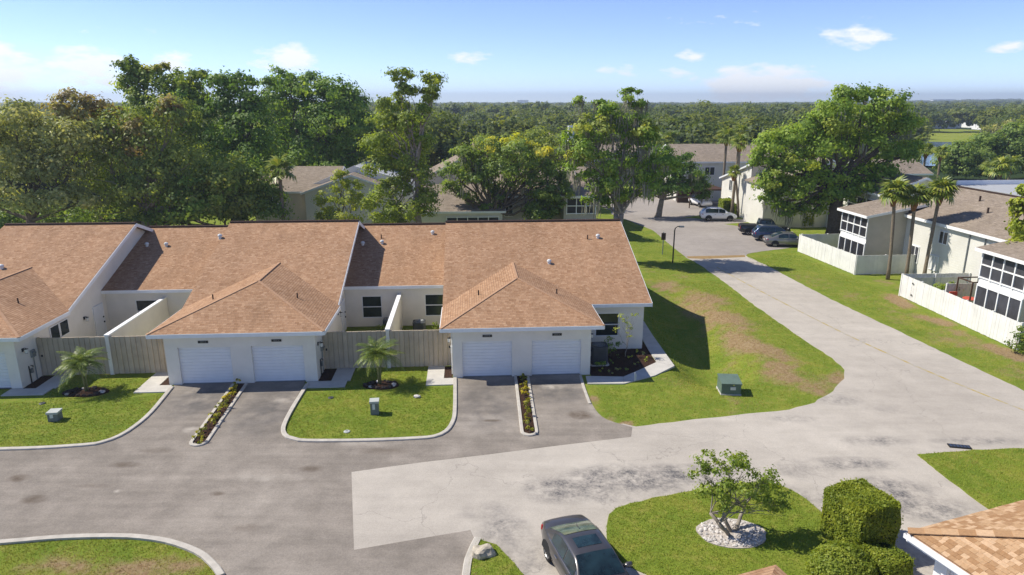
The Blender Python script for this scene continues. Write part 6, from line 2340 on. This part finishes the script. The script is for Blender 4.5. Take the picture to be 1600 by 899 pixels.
car('dark graphite sedan with sunroof parked at the bottom of the photo', (2.42, 18.5), math.atan2(-.96, .30), 'paint_graphite', 4.7, 1.82, 1.43, 'sedan', True, 'glass_rear', .34)
car('white hatchback car parked by the grass at the street bend', G(1121, 344.5), R(-4), 'paint_white', 4.5, 1.82, 1.68, 'suv', wheel_r=.36)
car('black pickup truck, farthest of three vehicles parked side by side', (29.0, 77.6), R(-10), 'paint_black', 5.5, 1.95, 1.85, 'pickup', wheel_r=.4)
car('dark blue hatchback between the black pickup and grey sedan', (28.9, 74.2), R(-8), 'paint_blue', 4.6, 1.85, 1.66, 'suv', wheel_r=.36)
car('grey sedan, nearest of three vehicles parked side by side', (29.2, 71.2), R(-6), 'paint_grey', 4.75, 1.82, 1.46, 'sedan')
x, y = UV(35.0, 62.6)
car('white car inside the dark carport left of white apartment', (x, y), YAW - R(80), 'paint_white', 4.4, 1.8, 1.6, 'suv')

# ================================================================== distant woods, marsh, houses, haze
def far_crown(n, card, seed_r):
    """one far tree: lumpy crown of leaf cards about 1 unit radius, base at z=0"""
    lobes = [(0, 0, 1.1, .6, .6, .5)] + [(.52 * math.cos(a), .52 * math.sin(a), .55 + .6 * random.random(), .42, .42, .36) for a in [i * .9 + seed_r for i in range(7)]]
    V, F, rn = foliage(lobes, n, 26, card, .16, low=-.4)
    return quads('far_crown', V, F, MATS['leaf_far'], rn)


def proto_coll(name, k, n, card):
    c = bpy.data.collections.new(name)
    for i in range(k):
        c.objects.link(bpy.data.objects.new('far_tree_shape', far_crown(n, card, i * .7)))
    return c


def scatter(name, label, pts, scl, coll):
    me = bpy.data.meshes.new(name)
    me.from_pydata(pts, [], [])
    a = me.attributes.new('scl', 'FLOAT_VECTOR', 'POINT')
    a.data.foreach_set('vector', np.array(scl, dtype=np.float32).ravel())
    b = me.attributes.new('rot', 'FLOAT_VECTOR', 'POINT')
    rot = np.zeros((len(pts), 3), np.float32)
    rot[:, 2] = rng.uniform(0, 6.28, len(pts))
    b.data.foreach_set('vector', rot.ravel())
    o = link(name, me)
    tag(o, label, None, None, 'stuff')
    ng = bpy.data.node_groups.new(name, 'GeometryNodeTree')
    ng.interface.new_socket('Geometry', in_out='INPUT', socket_type='NodeSocketGeometry')
    ng.interface.new_socket('Geometry', in_out='OUTPUT', socket_type='NodeSocketGeometry')
    N = ng.nodes
    gi, go = N.new('NodeGroupInput'), N.new('NodeGroupOutput')
    ci = N.new('GeometryNodeCollectionInfo')
    ci.inputs['Collection'].default_value = coll
    ci.inputs['Separate Children'].default_value = True
    ci.inputs['Reset Children'].default_value = True
    ip = N.new('GeometryNodeInstanceOnPoints')
    ip.inputs['Pick Instance'].default_value = True
    for nm, sock in (('scl', 'Scale'), ('rot', 'Rotation')):
        na = N.new('GeometryNodeInputNamedAttribute')
        na.data_type = 'FLOAT_VECTOR'
        na.inputs['Name'].default_value = nm
        ng.links.new(na.outputs[0], ip.inputs[sock])
    ng.links.new(gi.outputs[0], ip.inputs['Points'])
    ng.links.new(ci.outputs[0], ip.inputs['Instance'])
    ng.links.new(ip.outputs[0], go.inputs[0])
    md = o.modifiers.new('scatter', 'NODES')
    md.node_group = ng
    return o


def hill(x, y):
    """gentle rise far away, higher to the right"""
    d = np.clip((y - 700) / 2500, 0, 1)
    return d * (0 + 16 * np.clip((x / np.maximum(y, 1) - .35) / .35, 0, 1))


def far_points(y0, y1, n, rmin, rmax, half=.95, keep=None):
    out, sc_ = [], []
    while len(out) < n:
        y = math.exp(random.uniform(math.log(y0), math.log(y1)))
        x = random.uniform(-half, half) * y
        if keep and not keep(x, y):
            continue
        r_ = random.uniform(rmin, rmax)
        out.append((x, y, float(hill(np.array(x), np.array(y)))))
        sc_.append((r_, r_ * random.uniform(.85, 1.15), r_ * random.uniform(.8, 1.1)))
    return out, sc_


def px_of(x, y):
    return 800 + FPX * x / (y * CP + CAM_H * SP)


BUILT = [UV(-16, 50), UV(4, 46), UV(8, 88), UV(20, 123), UV(42, 74), UV(28, 97), UV(64, 66), UV(56, 70), UV(49, 40), UV(47, 13), UV(60, 27), UV(43, 50)]


def keep_mid(x, y):
    p = px_of(x, y)
    if y < 320 and 1425 < p < 1545:      # open view to the marsh and pond
        return False
    if y < 125 and 930 < p < 1450:
        return False
    if y < 112 and p > 600:
        return False
    if 1380 < p < 1640 and y < 180:
        return False
    for bx, by in BUILT:
        if abs(x - bx) < 13 and -18 < y - by < 11:
            return False
    return True


def keep_far(x, y):
    p = px_of(x, y)
    if 1430 < p < 1560 and y < 340:
        return False
    if 1440 < p < 1560 and 340 < y < 520:
        return random.random() < .3
    return True


C1 = proto_coll('mid_tree_shapes', 5, 70, .062)
C2 = proto_coll('far_tree_shapes', 4, 26, .11)
p, s_ = far_points(98, 300, 700, 4.5, 8, .95, keep_mid)
scatter('woodland', 'continuous oak woodland behind the apartments', p, s_, C1)
p, s_ = far_points(300, 900, 2600, 5.5, 8.5, .9, keep_far)
scatter('woodland', 'wooded plain in the middle distance', p, s_, C2)
p, s_ = far_points(900, 4200, 4200, 8, 13, .85)
s_ = [(a * 1.6, b * 1.2, c * .62) for a, b, c in s_]
scatter('woodland', 'far wooded horizon', p, s_, C2)

# marsh, pond and lake patch seen on the right
mq = [G(x_, y_) for x_, y_ in ((1395, 223), (1470, 224), (1540, 222), (1560, 206), (1500, 203), (1400, 203))]
sheet('marsh', mq, .25, MATS['marsh'])
sheet('pond', [G(x_, y_) for x_, y_ in ((1430, 232), (1500, 232), (1520, 224), (1440, 223))], .35, MATS['lake'])
sheet('meadow', [G(x_, y_) for x_, y_ in ((1420, 256), (1480, 256), (1475, 233), (1400, 233))], .3, MATS['marsh'])
sheet('small_pond', [G(x_, y_) for x_, y_ in ((1436, 262), (1468, 262), (1462, 242), (1440, 243))], .4, MATS['lake'])
for i, (px, py, wd, lab) in enumerate(((1472, 201, 14, 'large white roofed far house at the left edge of the marsh'), (1492, 200, 8, 'small white far house right of the large one by marsh'), (1502, 199, 10, 'grey roofed far house behind the marsh middle'), (1470, 190, 12, 'pale far house up the slope on the left'),
                                      (1483, 184, 12, 'topmost pale far house among the trees'), (1494, 188, 9, 'white far house between the trees above marsh'), (1534, 200, 12, 'far house with blue grey roof at the right of marsh'), (1548, 203, 11, 'rightmost pale far house near the half bare tree'), (1546, 186, 10, 'pale far roof high on the right slope'), (1500, 192, 8, 'tiny white far house in the middle of slope'))):
    x, y = G(px, py)
    z = 0
    t = thing('far_house', lab, 'house', (x, y, 0), R(random.uniform(-20, 20)))
    dp = wd * .7
    mb = MB()
    gable_walls(mb, -wd / 2, wd / 2, 0, dp, 3.4, .4, 'u')
    mb.build('wall', MATS['white_paint'], t)
    mb = MB()
    gable_roof(mb, -wd / 2, wd / 2, 0, dp, 3.4, .4, 'u')
    mb.build('roof', MATS['roof_white_metal' if i % 3 else 'roof_flat_grey'], t)
    for q in (-.3, .05, .32):
        MB().box(q * wd - .6, -.06, 1, q * wd + .6, -.01, 2.3).build('window', MATS['glass_dark'], t)
for i, (px, wd, h, lab) in enumerate(((1475, 80, 16, 'long pale far building on the right horizon'), (1518, 36, 15, 'small white far building on the right horizon'), (1542, 46, 15, 'white far block at right on horizon'), (817, 40, 19, 'grey far tower block on the middle horizon'), (945, 90, 14, 'low red roofed far building on horizon behind mossy oak'))):
    Y = 2600
    p = at(px, 160, Y)
    t = thing('far_building', lab, 'building', (p.x, Y, 0), 0)
    base = float(hill(np.array(p.x), np.array(float(Y))))
    MB().box(-wd / 2, 0, base, wd / 2, 20, h + base * .6).build('wall', MATS['white_paint'] if i != 4 else MATS['stucco_tan'], t)
    MB().box(-wd / 2 - 1, -1, h + base * .6, wd / 2 + 1, 21, h + base * .6 + 1.5).build('roof', MATS['roof_flat_grey'] if i != 4 else MATS['palm_boot'], t)

# ---------------- grass blades over the near lawns
def tri_fill(pts, dens, h):
    """random points in a polygon by triangles"""
    v = [Vector((p[0], p[1], 0)) for p in pts]
    P = []
    for a, b, c in tessellate_polygon([v]):
        A, B, C = np.array(pts[a]), np.array(pts[b]), np.array(pts[c])
        ar = abs(np.cross(B - A, C - A)) / 2
        n = rng.poisson(ar * dens)
        r1, r2 = np.sqrt(rng.uniform(0, 1, n)), rng.uniform(0, 1, n)
        P.append((1 - r1)[:, None] * A + (r1 * (1 - r2))[:, None] * B + (r1 * r2)[:, None] * C)
    return np.concatenate(P)


LAWNS = [
    (g((-40, 703), (125, 698), (190, 681), (240, 643), (262, 615), (205, 622), (235, 592), (110, 592), (60, 628), (-40, 632)), 110, 0),
    (g((445, 684), (500, 690), (650, 686), (700, 674), (711, 650), (712, 606), (664, 606), (664, 577), (545, 580), (528, 612), (478, 614), (450, 655)), 110, 0),
    (g((922, 606), (996, 604), (1056, 575), (1022, 520), (1010, 470), (1060, 440), (1120, 440), (1180, 480), (1300, 562), (1316, 585), (1300, 608), (1262, 633), (1100, 653), (990, 666), (945, 652)), 70, 0),
    (g((0, 850), (100, 842), (200, 840), (262, 848), (310, 868), (340, 892), (345, 915), (0, 915)), 150, 0),
    (ISL_TREE, 140, .05), (ISL_ROCK, 140, .06), (ISL_RIGHT, 110, .05),
    (g((1165, 402), (1250, 440), (1400, 512), (1600, 608), (1600, 560), (1405, 466), (1330, 434), (1240, 394)), 45, 0),
    (g((985, 350), (1050, 388), (1080, 410), (1110, 435), (1020, 440), (985, 380)), 30, 0),
]
Vs, Fs, Rs, o_ = [], [], [], 0
for pts, dn, zb in LAWNS:
    P = tri_fill(pts, dn * 1.7, 0)
    keep = np.hypot((P[:, 0] - 7.78) / 1.25, (P[:, 1] - 21.05) / .95) > 1
    for (x_, y_), wd_ in ((PALM_L, 1.25), (PALM_M, 1.05)):
        keep &= np.hypot((P[:, 0] - x_) / wd_, (P[:, 1] - y_) / .7) > 1
    P = P[keep]
    dr = dryness(P[:, 0], P[:, 1])
    ok_ = rng.uniform(0, 1, len(P)) > dr * .75
    P, dr = P[ok_], dr[ok_]
    z = hfun(P[:, 0], P[:, 1]) + zb
    n = len(P)
    for b in range(3):
        a = rng.uniform(0, 6.283, n)
        h = rng.uniform(.025, .06, n)
        w_ = rng.uniform(.007, .016, n)
        ln = rng.uniform(.01, .05, n)
        ox, oy = rng.normal(0, .03, n), rng.normal(0, .03, n)
        bx, by = P[:, 0] + ox, P[:, 1] + oy
        v1 = np.stack([bx - np.sin(a) * w_, by + np.cos(a) * w_, z - .01], 1)
        v2 = np.stack([bx + np.sin(a) * w_, by - np.cos(a) * w_, z - .01], 1)
        v3 = np.stack([bx + np.cos(a) * ln, by + np.sin(a) * ln, z + h], 1)
        Vs.append(np.stack([v1, v2, v3], 1).reshape(-1, 3))
        Fs.append(np.arange(3 * n).reshape(n, 3) + o_)
        o_ += 3 * n
        pat = .15 + .3 * patchy(P[:, 0], P[:, 1], .8) + .25 * patchy(P[:, 0] + 40, P[:, 1], 3.1)
        Rs.append(np.clip(pat + rng.uniform(-.12, .3, n) + dr * .9, 0, 1))
tag(link('grass', quads('grass', np.concatenate(Vs), np.concatenate(Fs), MATS['leaf_grass'], np.concatenate(Rs))), 'short mown lawn grass', None, None, 'stuff')

# ---------------- thin summer haze
HAZE = True
if HAZE:
    hz = NT('haze_air')
    hz.t.nodes.remove(hz.bs)
    pv = hz.n('ShaderNodeVolumePrincipled')
    pv.inputs['Color'].default_value = (.72, .82, .95, 1)
    pv.inputs['Density'].default_value = .00036
    pv.inputs['Anisotropy'].default_value = .3
    hz.l(pv.outputs[0], hz.out.inputs['Volume'])
    tag(MB().box(-5200, -60, -2.2, 5200, 4600, 62).build('haze', hz.mat), 'thin bluish summer haze', None, None, 'stuff')
